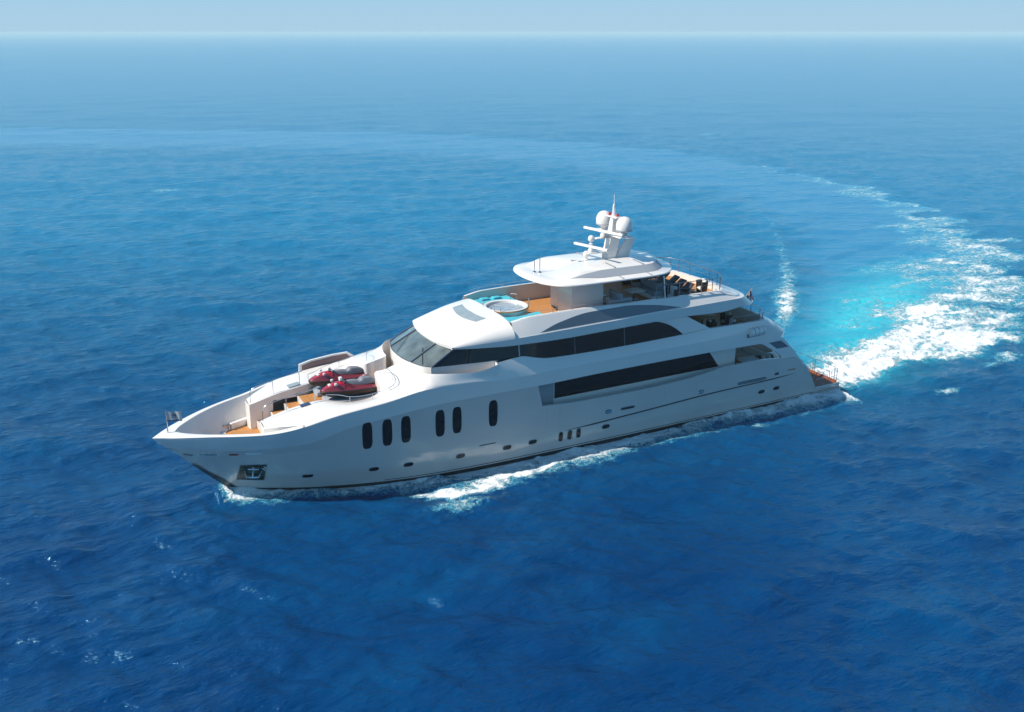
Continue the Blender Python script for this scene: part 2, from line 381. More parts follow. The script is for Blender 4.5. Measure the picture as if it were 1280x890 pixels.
    vo = nd('ShaderNodeTexVoronoi', feature='DISTANCE_TO_EDGE'); vo.inputs['Scale'].default_value = 1.0; 
    wv = nd('ShaderNodeVectorMath', operation='ADD'); L.new(pos, wv.inputs[0]); nv = nd('ShaderNodeTexNoise'); nv.inputs['Scale'].default_value = 1.3; nv.inputs['Detail'].default_value = 5; L.new(pos, nv.inputs['Vector']); L.new(nv.outputs['Color'], wv.inputs[1]); L.new(wv.outputs[0], vo.inputs['Vector'])
    lace = ramp(vo.outputs['Distance'], .0, .26, 1., 0.)
    tex = mth('ADD', mth('ADD', mth('MULTIPLY', n1, 1.55), mth('MULTIPLY', n2, 1.3)), mth('ADD', mth('MULTIPLY', n3, .75), mth('MULTIPLY', lace, .16)))
    fm = mth('ADD', mth('MULTIPLY', fo, 1.05), mth('SUBTRACT', tex, 2.49))
    fac = mth('MULTIPLY', mth('MULTIPLY', ramp(fm, -.10, .32), ramp(fo, .03, .2)), .95)
    sub = mth('MULTIPLY', ramp(fm, -.35, .12), ramp(fo, .05, .4))      # bubbles under the surface
    big = noise(.045, 4, pos, .55); mid = noise(.23, 4, st, .6)
    deep = mixc(ramp(big, .3, .7), (.0001, .025, .100), (.0002, .040, .132))
    deep = mixc(mth('MULTIPLY', ramp(mid, .45, .75), .25), deep, (.001, .085, .21))
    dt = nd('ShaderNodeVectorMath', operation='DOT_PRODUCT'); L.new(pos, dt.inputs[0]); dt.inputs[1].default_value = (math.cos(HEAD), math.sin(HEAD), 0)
    deep = mixc(ramp(dt.outputs['Value'], -15., 95., 0., .9), deep, (.008, .175, .33))       # far water's sky reflection painted in as a paler base
    deep = mixc(mth('MULTIPLY', sl, .6), deep, (.02, .19, .36))
    gln = mth('MULTIPLY', gl, ramp(noise(.3, 5, st, .6), .2, .75, .55, 1.1), clamp=True)
    deep = mixc(gln, deep, (.03, .47, .54))
    deep = mixc(mth('MULTIPLY', sub, .7), deep, (.12, .50, .62))
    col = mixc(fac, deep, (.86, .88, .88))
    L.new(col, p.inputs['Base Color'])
    L.new(mth('ADD', mth('MULTIPLY', fac, .55), .12), p.inputs['Roughness'])
    p.inputs['IOR'].default_value = 1.42
    p.inputs['Specular Tint'].default_value = (.3, .8, 1, 1)
    # ripples: three sizes, calmer in the slick
    r1 = noise(.9, 6, st, .58); r2 = noise(3.4, 5, st, .6); r3 = noise(.22, 3, st, .5)
    calmf = mth('SUBTRACT', 1.0, mth('MULTIPLY', sl, .6))
    hgt = mth('ADD', mth('MULTIPLY', mth('ADD', mth('MULTIPLY', r1, .52), mth('MULTIPLY', r2, .06)), calmf), mth('MULTIPLY', r3, .30))
    hgt = mth('ADD', hgt, mth('MULTIPLY', fac, mth('ADD', .05, mth('MULTIPLY', n2, .18))))
    bp = nd('ShaderNodeBump'); bp.inputs['Strength'].default_value = .85; bp.inputs['Distance'].default_value = 1.0
    L.new(hgt, bp.inputs['Height']); L.new(bp.outputs[0], p.inputs['Normal'])
    me.materials.append(m)
    o = bpy.data.objects.new('sea_water', me); scn.collection.objects.link(o); o['kind'] = 'structure'
    return o
make_sea()

# ------------------------------------------------------------------ haze over the open sea
def make_haze():
    mb = MB(); mb.box(-21000, 21000, -21000, 21000, -1.5, 26.5)
    me = bpy.data.meshes.new('haze'); me.from_pydata(mb.v, [], mb.f)
    m = bpy.data.materials.new('haze_air'); m.use_nodes = True; nt = m.node_tree
    nt.nodes.remove(nt.nodes['Principled BSDF']); pv = nt.nodes.new('ShaderNodeVolumePrincipled')
    pv.inputs['Color'].default_value = (.72, .86, .84, 1); pv.inputs['Density'].default_value = .00022; pv.inputs['Anisotropy'].default_value = 0.0
    nt.links.new(pv.outputs[0], nt.nodes['Material Output'].inputs['Volume'])
    me.materials.append(m); o = bpy.data.objects.new('haze', me); scn.collection.objects.link(o); o['kind'] = 'stuff'
    o['label'] = 'pale blue haze over the open sea towards the horizon'; o['category'] = 'haze'
make_haze()

# ------------------------------------------------------------------ the yacht
yacht = thing('motor_yacht', 'large white three-deck motor yacht turning to leave a curved foaming wake', 'yacht', (20, 0, 0))
def arcz(x): return float(np.interp(x, [0, 38.2, 38.9, 39.5, 39.95, 40.3, 40.55, 43.2], [9, 3.42, 3.02, 2.45, 1.8, 1.15, .64, .64]))
K0 = Line([(1.2,0,-1),(5,1.7,-1),(9,2.8,-1),(14,3.5,-1),(22,3.6,-1),(30,3.5,-1),(43,3.2,-.4)])
K1 = Line([(0,0,0),(1.5,.80,0),(4.5,2.15,0),(8.8,3.35,0),(11.65,3.8,0),(16,4.0,0),(22,4.0,0),(28,3.92,0),(35.6,3.8,.02),(43,3.6,.12)])
K2 = Line([(-.32,0,.32),(1.5,.98,.28),(4.5,2.32,.26),(8.8,3.48,.26),(11.65,3.88,.28),(16,4.03,.3),(22,4.03,.3),(28,3.95,.3),(35.6,3.83,.3),(43,3.64,.34)])
K3 = Line([(-1.45,0,1.45),(.3,1.08,1.4),(1.6,1.68,1.35),(3.6,2.6,1.35),(7.4,3.55,1.35),(12,4.0,1.4),(20,4.08,1.5),(25,4.1,1.73),(31.6,4.06,2.04),(36,3.98,2.12),(38.5,3.9,2.2),(43,3.68,2.4)])
K35 = Line([(-2.4,0,2.45),(-1,.95,2.35),(.3,1.62,2.3),(1.6,2.15,2.25),(3.6,2.98,2.3),(7,3.72,2.45),(12,4.05,2.6),(20,4.12,2.6),(38,3.95,2.75),(43,3.7,2.9)])
KS = Line([(-2.8,0,2.9),(-1.2,1.25,2.9),(.3,1.95,2.9),(3.5,3.08,3.0),(7,3.84,3.15),(12,4.07,3.35),(17.9,4.12,3.40),(20.5,4.12,3.28),(25,4.12,3.26),(28.8,4.11,3.40),(30.4,4.1,3.55),(32.5,4.06,3.72),(34.4,4.02,3.73),(36.8,3.95,3.55),(38.3,3.88,3.42),(43,3.7,3.4)])
K4 = Line([(-3.3,0,3.35),(-2.0,.95,3.35),(-1,1.58,3.33),(.45,2.3,3.32),(3.5,3.25,3.45),(6,3.8,4.15),(9,4.03,4.55),(12,4.1,4.76),(15,4.13,4.8),(17.6,4.13,4.80),(22,4.12,4.90),(30,4.1,4.97),(34.5,3.98,4.9),(37.2,3.85,4.85)])
K45 = Line([(-3.7,0,3.72),(-2.6,.98,3.8),(-1.5,1.72,3.88),(0,2.6,3.98),(2,3.45,4.15),(5.5,3.98,4.65),(9,4.12,5.0),(13,4.16,5.2),(15,4.16,5.14),(22,4.13,5.25),(30,4.12,5.3),(36.9,3.86,5.35)])
K5 = Line([(-3.95,0,4.03),(-3.4,.5,4.12),(-3,.85,4.17),(-2,1.55,4.28),(-1,2.18,4.36),(0,2.74,4.40),(1.4,3.35,4.45),(3,3.85,4.66),(5.2,4.06,5.1),(8,4.16,5.42),(10.8,4.19,5.80),(13.5,4.19,5.74),(15,4.18,5.55),(17,4.17,5.6),(25,4.15,5.74),(32.7,4.02,5.82),(36.5,3.8,5.9)])
def side_rows(lines, t, x_end, clamp=True, x_start=None):
    rows = []
    for k, ln in enumerate(lines):
        xs = ln.x[0] if x_start is None else x_start[k]; xe = x_end[k] if isinstance(x_end, (list, tuple)) else x_end
        x = xs + (xe - xs)*t; b = ln.b(x); z = ln.z(x)
        if clamp: z = np.minimum(z, [arcz(q) for q in x])
        rows.append([(float(a), -float(c), float(d)) for a, c, d in zip(x, b, z)])
    return rows
def dense(n, p=1.6): return np.linspace(0, 1, n)**p
HL = [K0, K1, K2, K3, K35, KS, K4]
def hull_b(x, z):
    zs = [float(l.z(x)) for l in HL]; bs = [float(l.b(x)) for l in HL]
    return float(np.interp(z, zs, bs))

t = dense(150, 1.35)
h = MB()
h.grid(side_rows([K1, K2, K3, K35, KS], t, 43.0))
h.grid(side_rows([K0, K1], t, 43.0))
t2 = dense(90, 1.3)
h.grid(side_rows([KS, K4], t2, [17.98, 17.66], clamp=False))
h.mirror()
# transom plates under the platform
h.ngon([(43, -3.64, -.4), (43, 3.64, -.4), (43, 3.68, .64), (43, -3.68, .64)])
hull = build('hull', h, HULLW, yacht, ang=24)
bs_ = MB(); tt = dense(120, 1.35)
def strip(lo, hi, off=.012):
    rows = []
    for ln, zc in (lo, hi): pass
bootl = []
for f in (0.02, 1.0):
    x0 = K2.x[0]*f + (1-f)*0; x = x0 + (43.01 - x0)*tt
    bootl.append([(float(a), -(hull_b(a, f*.26 - .02) + .014), f*float(.26 + .0*a)) for a in x])
bs_.grid(bootl); bs_.mirror(); build('boot_stripe', bs_, BOOT, hull)
# thin second line above the boot top
ln2 = MB(); x = np.linspace(8, 42.9, 90)
ln2.grid([[(float(a), -(hull_b(a, zz) + .012), zz) for a in x] for zz in (.345, .385)]); sym('boot_line', ln2, BOOT, hull)
# stem guard
sg_ = MB(); zz = np.linspace(.0, 2.1, 12)
def stem_x(z): return float(np.interp(z, [0, .32, 1.45, 2.45, 2.9, 3.35, 3.72, 4.03], [0, -.32, -1.45, -2.4, -2.8, -3.3, -3.7, -3.95]))
sg_.grid([[(stem_x(z) + .55*(1 - z/2.15)**.4, -hull_b(stem_x(z) + .55*(1-z/2.15)**.4, z) - .012, z) for z in zz], [(stem_x(z) - .02, -.0, z) for z in zz]])
sg_.mirror(); build('stem_guard', sg_, STRIPE, hull)
# rub rail (dark line along the knuckle)
def rail_strip(line, x0, x1, r, m, name, dz=0, off=0, taper=True, n=70):
    mb = MB(); x = np.linspace(x0, x1, n); b = [hull_b(a, float(line.z(a)) + dz) for a in x]; z = line.z(x) + dz
    rr = [r*min(1, .15 + 8*min(k, n-1-k)/n) for k in range(n)]
    mb.tube([(float(a), -float(c) - off, float(d)) for a, c, d in zip(x, b, z)], rr, n=8); return sym(name, mb, m, hull, ang=60)
rail_strip(K3, 19.6, 38.4, .045, STRIPE, 'rub_rail', off=.005)

# upper hull, bow bulwark and shoulders
def ring_pts(line, xs, xc, xe, n1, n2, inset=0., p=.62, dz=0, z=None, bend=None):
    x = np.linspace(xs, xc, n1); b = line.b(x) - inset; zz = (line.z(x) + dz) if z is None else np.full(n1, z)
    pt = [(float(a), -float(c), float(d)) for a, c, d in zip(x, b, zz)]
    bc = -pt[-1][1]; zc = pt[-1][2]
    arc = []
    for k in range(1, 2*n2):
        a = math.pi*k/(2*n2); s = math.sin(a); c = math.cos(a)
        arc.append((xc + (xe-xc)*abs(s)**p, -bc*math.copysign(abs(c)**p, c), zc))
    full = pt + arc + [(a, -b_, c) for a, b_, c in reversed(pt)]
    return full
u = MB()
tb = dense(70, 1.25)
u.grid(side_rows([K4, K45, K5], tb, [15, 15, 15], clamp=False)); u.mirror()
rows = [ring_pts(K4, 15, 36.0, 37.7, 60, 12), ring_pts(K45, 15, 36.2, 37.95, 60, 12), ring_pts(K5, 15, 35.5, 37.2, 60, 12)]
u.grid(rows)
# cap and inner face of the bow bulwark
CI = Line([(-2.75,0,4.2),(-2.5,.42,4.24),(-2,.95,4.28),(-1,1.78,4.36),(0,2.40,4.42),(1.4,3.05,4.47),(3.4,3.66,4.78)])
CD = Line([(-1.95,0,3.0),(-1.7,.2,3.0),(-1.1,.75,3.0),(-.3,1.32,3.0),(.6,1.78,3.0),(1.8,2.28,3.0),(3.4,2.85,3.0)])
tc_ = dense(40, 1.15)
KM = Line([(-3.5,0,4.17),(-3.0,.45,4.22),(-2.5,.98,4.28),(-1.5,1.74,4.37),(0,2.62,4.45),(1.4,3.24,4.5),(3.4,3.84,4.80)])
u2 = MB(); u2.grid(side_rows([CI, CD], tc_, 3.4, clamp=False)); 
n0 = len(u.v)
capm = MB(); capm.grid(side_rows([K5, KM, CI], tc_, 3.4, clamp=False)); capm.mirror()
u2.mirror()
topside = build('topside', u, WHITE, yacht, ang=24)
build('bulwark_cap', capm, WHITE, topside, ang=40)
build('bulwark_liner', u2, WHITE, topside, ang=40)
# fore well deck
wd = MB(); x = np.linspace(-1.95, 3.4, 30); b = CD.b(x)
wd.grid([[(float(a), -float(c)*.98, 3.004) for a, c in zip(x, b)], [(float(a), float(c)*.98, 3.004) for a, c in zip(x, b)]])
build('well_deck', wd, TEAK, yacht)

# pods, bay coaming and shoulders: inner line / outer line pairs, port then mirrored
pairs = [((1.62,1.35,4.50),(1.62,2.35,4.45)), ((2.3,1.32,4.68),(2.3,2.9,4.60)), ((3.0,1.32,4.86),(3.0,3.42,4.72)), ((3.6,1.33,4.98),(3.5,3.72,4.84)),
 ((4.4,1.35,5.10),(4.3,3.86,5.0)), ((5.0,1.42,5.16),(5.0,3.93,5.10)), ((5.6,1.75,5.16),(5.7,3.98,5.20)), ((6.3,2.3,5.14),(6.4,4.02,5.28)), ((7.2,2.45,5.16),(7.2,4.05,5.36)),
 ((7.9,2.42,5.28),(8.0,4.08,5.44)), ((8.4,2.2,5.55),(8.5,4.09,5.50)), ((8.52,.88,6.05),(8.8,4.10,5.54)), ((9.2,.88,6.20),(9.2,4.11,5.60)), ((9.85,.88,6.38),(9.8,4.12,5.68)),
 ((9.95,1.5,6.41),(10.1,4.12,5.72)), ((10.15,2.3,6.44),(10.4,4.13,5.78)), ((10.45,3.0,6.46),(10.7,4.13,5.82)), ((10.85,3.5,6.47),(11.0,4.14,5.84)), ((11.4,3.78,6.46),(11.5,4.15,5.84)),
 ((12.2,3.96,6.41),(12.3,4.15,5.82)), ((13.3,4.04,6.31),(13.4,4.15,5.77)), ((14.2,4.06,6.36),(14.3,4.15,5.68)), ((14.8,4.06,6.50),(14.8,4.15,5.60)), ((15.02,4.06,6.56),(15.02,4.15,5.56))]
P = spline([a + b for a, b in pairs], 5)
P[:, [0, 3]] = np.maximum.accumulate(P[:, [0, 3]], axis=0)
def bulge(row, f, up, outw):
    a = row[:3]; b = row[3:]; q = a + (b-a)*f; return (q[0], -(q[1] + outw), q[2] + up)
sh = MB()
rows = []
for f, up, ow in ((0, 0, 0), (.04, .02, 0), (.3, .06, 0), (.6, .10, 0), (.82, .09, .01), (.94, .05, .03), (1, 0, .04)):
    rows.append([bulge(r_, f, up*min(1, 3*(abs(r_[4]-r_[1]))/2), ow) for r_ in P])
# close down on to the crease
last = [(r_[3], -(max(float(K5.b(r_[3])), r_[4]) + .006) if r_[3] > 3.45 else -min(r_[4], float(K4.b(r_[3])) - .12), (float(K5.z(r_[3])) - .03) if r_[3] > 3.45 else 3.45) for r_ in P]
rows.append(last); sh.grid(rows)
sh.mirror(); build('foredeck_shoulder', sh, WHITE, yacht, ang=38)
iw = MB()
iw.grid([[(r_[0], -r_[1], r_[2]) for r_ in P], [(r_[0], -r_[1] - .0, 3.0 if r_[0] < 3 else 4.55) for r_ in P]])
p0 = P[0]; pf = [(p0[0] - .10*math.sin(math.pi*k/8)**.6, -(p0[1] + (p0[4]-p0[1])*k/8)) for k in range(9)]
iw.grid([[(a, b, 4.5 - .006*k) for k, (a, b) in enumerate(pf)], [(a - .01, b, 3.0) for a, b in pf]])
iw.fan([(a, b, 4.5 - .006*k) for k, (a, b) in enumerate(pf)])
iw.mirror(); build('coaming_wall', iw, WHITE, yacht, ang=40)

# steps from the well up to the tender deck
for k in range(4):
    st_ = MB(); rs = MB()
    x0 = 1.95 + k*.82; z = 3.0 + (.46, .90, 1.28, 1.60)[k]
    st_.box(x0 + .02, x0 + .80, -1.3, 1.3, z - .02, z); rs.box(x0, x0 + .80, -1.31, 1.31, z - .42, z - .022)
    rs.box(x0 - .01, x0 + .055, -1.31, 1.31, z - .03, z + .006)
    build('stair_tread', st_, TEAKX, yacht); build('stair_riser', rs, WHITE, yacht)
td = MB(); td.grid([[(5.2, -1.5, 4.604), (6.2, -2.3, 4.604), (8.6, -2.5, 4.604)], [(5.2, 1.5, 4.604), (6.2, 2.3, 4.604), (8.6, 2.5, 4.604)]])
build('tender_deck', td, TEAK, yacht)
bd = MB(); bd.grid([[(8.5, -.95, 4.61), (9.9, -.95, 4.61), (10.6, -3.7, 4.61), (15.0, -4.05, 4.61)], [(8.5, .95, 4.61), (9.9, .95, 4.61), (10.6, 3.7, 4.61), (15.0, 4.05, 4.61)]])
build('bridge_walkway', bd, TEAK, yacht)

# superstructure side: from the crease up to the window sill
U1 = Line([(15.0,3.93,6.62),(16.7,3.80,6.72),(17.6,3.76,6.5),(18.7,3.76,6.32),(22,3.76,6.28),(28.4,3.76,6.40),(30.6,3.84,6.52),(34.6,3.84,6.48)])
s1 = MB()
mid = Line([(a, b_*.45 + .55*float(K5.b(a)) + .03, c*.5 + .5*float(K5.z(a))) for a, b_, c in zip(U1.x, U1.bb, U1.zz)])
rows = [ring_pts(K5, 15, 35.5, 37.2, 60, 12, dz=-.01), ring_pts(mid, 15, 35.0, 36.7, 60, 12), ring_pts(U1, 15, 34.4, 36.0, 60, 12)]
s1.grid(rows)
s1.add([(15.0, -4.15, 5.5), (15.0, -4.06, 6.55), (15.02, -3.90, 6.62), (15.02, -3.4, 6.62), (15.02, -3.4, 4.6), (15.0, -4.15, 4.6)], [(0,1,2,3,4,5)])
s1.add([(15.0, 4.15, 5.5), (15.0, 4.06, 6.55), (15.02, 3.90, 6.62), (15.02, 3.4, 6.62), (15.02, 3.4, 4.6), (15.0, 4.15, 4.6)], [(0,1,2,3,4,5)])
build('upper_side', s1, WHITE, yacht, ang=24)
# aft upper bulwark cap and liner, aft deck
s2 = MB(); UA = Line([(28.0,3.8,6.40),(30.6,3.84,6.52),(34.6,3.84,6.48)])
a0 = ring_pts(UA, 28, 34.4, 36.0, 20, 12); a1 = ring_pts(UA, 28, 34.3, 35.85, 20, 12, inset=.18, dz=.012); a2 = ring_pts(UA, 28, 34.3, 35.85, 20, 12, inset=.18, z=5.6)
s2.grid([a0, a1, a2]); build('aft_bulwark_liner', s2, CREAM, yacht)
ud = MB(); lo = [(a, b, 5.604) for a, b, c in a2]; ud.ngon(lo); build('upper_aft_deck', ud, TEAK, yacht)
# underside of upper deck / ceiling of the aft cockpit
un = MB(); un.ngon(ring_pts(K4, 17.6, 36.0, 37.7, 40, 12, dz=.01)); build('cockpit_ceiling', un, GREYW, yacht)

# wheelhouse and full beam upper saloon
WB = [(10.30,0,6.66),(10.34,.8,6.66),(10.46,1.5,6.66),(10.74,2.4,6.66),(10.95,2.8,6.66),(11.25,3.08,6.66)]
WT = [(12.05,0,7.55),(12.08,.7,7.55),(12.16,1.4,7.55),(12.36,2.2,7.53),(12.5,2.6,7.52),(12.72,2.92,7.50)]
WS = Line([(11.25,3.08,6.66),(13,3.30,6.64),(15,3.60,6.66),(16.7,3.74,6.74),(17.6,3.74,6.5),(18.7,3.74,6.30),(22,3.74,6.28),(28.4,3.74,6.40),(30.66,3.80,6.52)])
WU = Line([(12.72,2.92,7.50),(14.2,3.28,7.46),(16.2,3.52,7.40),(19.4,3.60,7.38),(22.8,3.60,7.46),(26.1,3.60,7.54),(28.65,3.60,7.64)])
fr = MB(); lo_ = spline(WB, 5); hi_ = spline(WT, 5)
base = [(p_[0] - .02, -p_[1], 4.6) for p_ in lo_]
sill = [(p_[0] - .05, -p_[1]*1.01, p_[2] - .06) for p_ in lo_]; sl2 = [(p_[0] - .04, -p_[1]*1.01, p_[2] + .0) for p_ in lo_]
fr.grid([base, sill, sl2, [(p_[0] + .02, -p_[1], p_[2] + .01) for p_ in lo_]])
fr.mirror()
xs = np.linspace(11.25, 15.2, 20)
fr2 = MB(); fr2.grid([[(float(a), -float(b_) , 4.6) for a, b_ in zip(xs, WS.b(xs))], [(float(a), -float(b_) - .02, float(z_)) for a, b_, z_ in zip(xs, WS.b(xs), WS.z(xs))], [(float(a), -float(b_) + .04, float(z_) + .01) for a, b_, z_ in zip(xs, WS.b(xs), WS.z(xs))]])
fr2.mirror(); fr.v and fr.add(fr2.v, fr2.f)
build('wheelhouse_base', fr, WHITE, yacht, ang=30)
# windscreen: five raked panes with mullions
allf = [(p_[0], -p_[1], p_[2]) for p_ in lo_[::-1]] + [(p_[0], p_[1], p_[2]) for p_ in lo_[1:]]
allt = [(p_[0], -p_[1], p_[2]) for p_ in hi_[::-1]] + [(p_[0], p_[1], p_[2]) for p_ in hi_[1:]]
nf = len(allf); cuts = [0, 13, 25, 38, nf-1]
cuts = [0, 14, nf//2 + 11, nf - 1]
for a, b in zip(cuts[:-1], cuts[1:]):
    pm = MB(); pm.grid([allf[a:b+1], allt[a:b+1]]); wp = build('windscreen_pane', pm, SCREEN, yacht, ang=50)
mm = MB()
for c in cuts:
    A = Vector(allf[c]); B = Vector(allt[c]); d_ = Vector((-.03, -.02 if A.y < 0 else .02, .03)); mm.tube([A + d_, B + d_], .045, n=6)
mm.tube([tuple(Vector(p_) + Vector((-.02, 0, .02))) for p_ in allf], .03, n=5)
build('windscreen_frame', mm, DSTEEL, yacht)
for k0, k1 in ((8, 17), (27, 34), (40, 46)):
    A = Vector(allf[min(k0, nf-1)]); B = Vector(allt[min(k0, nf-1)]); C_ = Vector(allf[min(k1, nf-1)]); D_ = Vector(allt[min(k1, nf-1)])
    q0 = A*.95 + B*.05 + Vector((-.05, 0, .05)); q1 = C_*.35 + D_*.65 + Vector((-.05, 0, .05)); wp_ = MB(); wp_.tube([q0, q1], .018, n=5); build('windscreen_wiper', wp_, BLACKP, yacht)
# side walls (white) with dark glass set on them
def band(lnb, lnt, xb0, xb1, xt0, xt1, off=0, n=60, f0=0., f1=1.):
    s_ = np.linspace(0, 1, n); xb = xb0 + (xb1-xb0)*s_; xt = xt0 + (xt1-xt0)*s_
    B = np.stack([xb, -lnb.b(xb), lnb.z(xb)], -1); T = np.stack([xt, -lnt.b(xt), lnt.z(xt)], -1)
    lo = B + (T-B)*f0; hi = B + (T-B)*f1; lo[:, 1] -= off; hi[:, 1] -= off
    return [tuple(q) for q in lo], [tuple(q) for q in hi]
sw = MB(); a, b = band(WS, WU, 15.2, 30.66, 15.2, 28.65); sw.grid([a, b]); sw.mirror()
sw.box(27.9, 28.0, -3.5, 3.5, 5.6, 7.7)
build('saloon_wall', sw, WHITE, yacht)
GE = 27.2
def glass_piece(x0b, x0t, x1b, x1t, n=20):
    g = MB(); a, b = band(WS, WU, x0b, x1b, x0t, x1t, off=.025, n=n, f0=.0, f1=1.0); g.grid([a, b]); return g
segs = [(11.27, 12.74, 13.35, 13.6), (13.40, 13.65, 16.55, 16.6), (16.62, 16.67, 20.4, 20.4), (20.43, 20.43, 24.0, 24.0)]
for sgn in (-1, 1):
    for (b0, t0, b1, t1) in segs:
        g = glass_piece(b0, t0, b1, t1)
        if sgn > 0: g.v = [(x_, -y_, z_) for x_, y_, z_ in g.v]
        build('side_window', g, GLASS, yacht)
    # last pane with the curved after end
    g = MB(); n = 26; lo = []; hi = []
    for k in range(n+1):
        s_ = k/n; x_ = 24.03 + (28.5-24.03)*s_; zb = float(WS.z(x_)); zt = float(WU.z(x_)); e = max(0, (x_-25.9)/2.6)
        ze = zb + (zt-zb)*max(0, (1 - e**2.0)); lo.append((x_, -3.765, zb)); hi.append((x_, -3.765 + .135*(ze-zb)/(zt-zb), ze))
    g.grid([lo, hi])
    if sgn > 0: g.v = [(x_, -y_, z_) for x_, y_, z_ in g.v]
    build('side_window', g, GLASS, yacht)
dr = MB(); dr.box(28.0, 28.03, -2.2, 2.2, 5.65, 7.5); build('saloon_door', dr, GLASS, yacht)

# coach roof rising to the fly bridge
U4 = Line([(12.5,3.1,7.64),(14.3,3.56,7.76),(16.2,3.84,7.88),(17.9,3.88,7.94),(22.7,3.90,8.08),(28.1,3.90,8.22),(32.6,3.84,8.30)])
U3 = Line([(12.5,3.1,7.56),(14.3,3.50,7.50),(16.2,3.74,7.44),(19.4,3.78,7.40),(22.8,3.78,7.48),(26.1,3.78,7.56),(28.65,3.78,7.60),(31.4,3.78,7.52),(33.6,3.74,7.74)])
def roof_pt(s_, v):
    xf = 12.0 + .52*abs(v)**2.6; x_ = xf + (16.25-xf)*s_
    B = 3.1 + .76*s_**.8; ze = float(np.interp(x_, [12, 12.5, 14.3, 16.25], [7.62, 7.64, 7.76, 7.88]))
    zc = float(pchip([12, 12.6, 13.5, 15, 16.25], [7.64, 7.90, 8.24, 8.66, 8.84], x_))
    prof = (1 - abs(v)**4.6)**.5
    return (x_, v*B, ze + (zc-ze)*prof)
rf = MB(); NS, NV = 36, 61
vv = [math.copysign(1-(1-abs(q))**1.6, q) for q in np.linspace(-1, 1, NV)]
rf.grid([[roof_pt(s_, v) for v in vv] for s_ in np.linspace(0, 1, NS)])
rf.grid([[(12.03 + .52*abs(v)**2.6, v*3.09, 7.55) for v in vv], [roof_pt(0, v) for v in vv]])                     # visor lip
rf.grid([[(12.03 + .52*abs(v)**2.6, v*3.09, 7.55) for v in vv], [(13.0 + .3*abs(v), v*2.9, 7.57) for v in vv]])
xs = np.linspace(12.5, 16.25, 24)
rf.grid([[(float(a), sg_*float(b_), float(c)) for a, b_, c in zip(xs, U3.b(xs), U3.z(xs))] for sg_ in (-1,)] + [[roof_pt((q-12.52)/(16.25-12.52), -1) for q in xs]])
rf.grid([[(float(a), float(b_), float(c)) for a, b_, c in zip(xs, U3.b(xs), U3.z(xs))]] + [[roof_pt((q-12.52)/(16.25-12.52), 1) for q in xs]])
rf.grid([[roof_pt(1, v) for v in vv], [(16.25, roof_pt(1, v)[1]*.99, 7.9) for v in vv]])
build('coach_roof', rf, WHITE, yacht, ang=38)
hp = MB()
def roof_z(x_, y_):
    xf = 12.0; 
    for _ in range(8):
        v = 0 if abs(y_) < 1e-6 else y_/(3.1 + .76*max(0, (x_-xf)/(16.25-xf))**.8); xf = 12.0 + .52*abs(v)**2.6
    return roof_pt((x_-xf)/(16.25-xf), v)[2]
hr = []
for k in range(13):
    y_ = -1.75 + 3.5*k/12; xa = 14.75 - .35*(1-(y_/1.9)**2); xb = xa + .78 - .12*abs(y_/1.75)
    hr.append([(xa + (xb-xa)*q/5, y_, roof_z(xa + (xb-xa)*q/5, y_) + .015) for q in range(6)])
hp.grid(hr); build('roof_hatch', hp, HATCH, yacht)

# fly bridge bulwark, from roof to stern overhang
U5 = Line([(16.2,3.48,8.78),(17.5,3.54,8.98),(20.8,3.56,9.04),(25,3.56,8.96),(31.2,3.54,8.90)])
fl = MB()
rows = [ring_pts(U3, 16.2, 33.0, 35.0, 60, 14), ring_pts(U4, 16.2, 32.2, 34.2, 60, 14), ring_pts(U4, 16.2, 32.0, 33.9, 60, 14, inset=.05, dz=.06), ring_pts(U5, 16.2, 31.0, 32.5, 60, 14, dz=-.05), ring_pts(U5, 16.2, 30.95, 32.42, 60, 14, inset=.05)]
fl.grid(rows)
fl.grid([rows[-1], ring_pts(U5, 16.2, 30.85, 32.2, 60, 14, inset=.24)])
build('fly_bulwark', fl, WHITE, yacht, ang=30)
fi = MB(); q0 = ring_pts(U5, 16.2, 30.85, 32.2, 60, 14, inset=.24); q1 = ring_pts(U5, 16.2, 30.85, 32.2, 60, 14, inset=.26, z=7.95)
fi.grid([q0, q1]); build('fly_liner', fi, CREAM, yacht)
fd = MB(); fd.ngon([(a, b, 7.956) for a, b, c in q1]); build('fly_deck', fd, TEAK, yacht)
fa = MB(); q2 = ring_pts(U5, 24.0, 30.85, 32.2, 20, 14, inset=.25, z=8.50); q3 = [(a, b, 7.96) for a, b, c in q2]; fa.ngon(q2); fa.grid([q2, q3], closed=True); build('raised_fly_deck', fa, TEAK, yacht)
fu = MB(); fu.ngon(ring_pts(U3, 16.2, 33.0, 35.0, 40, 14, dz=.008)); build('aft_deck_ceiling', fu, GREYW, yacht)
# tinted crescent inset along the fly bulwark
ai = MB(); n = 44; lo = []; hi = []
for k in range(n+1):
    s_ = k/n; x_ = 17.9 + 10.3*s_; zb = float(U4.z(x_)) + .075
    top = float(pchip([17.9, 19.3, 21.5, 23.8, 26.2, 28.2], [0, .40, .68, .66, .40, 0], x_)); z1 = zb + top
    def bb(z): 
        f = (z - float(U4.z(x_)) - .06)/(float(U5.z(x_)) - .05 - float(U4.z(x_)) - .06); return float(U4.b(x_)) - .05 + (float(U5.b(x_)) - float(U4.b(x_)) + .05)*f
    lo.append((x_, -bb(zb) - .012, zb)); hi.append((x_, -bb(z1) - .012, z1))
ai.grid([lo, hi]); sym('bulwark_inset', ai, TINT, yacht)

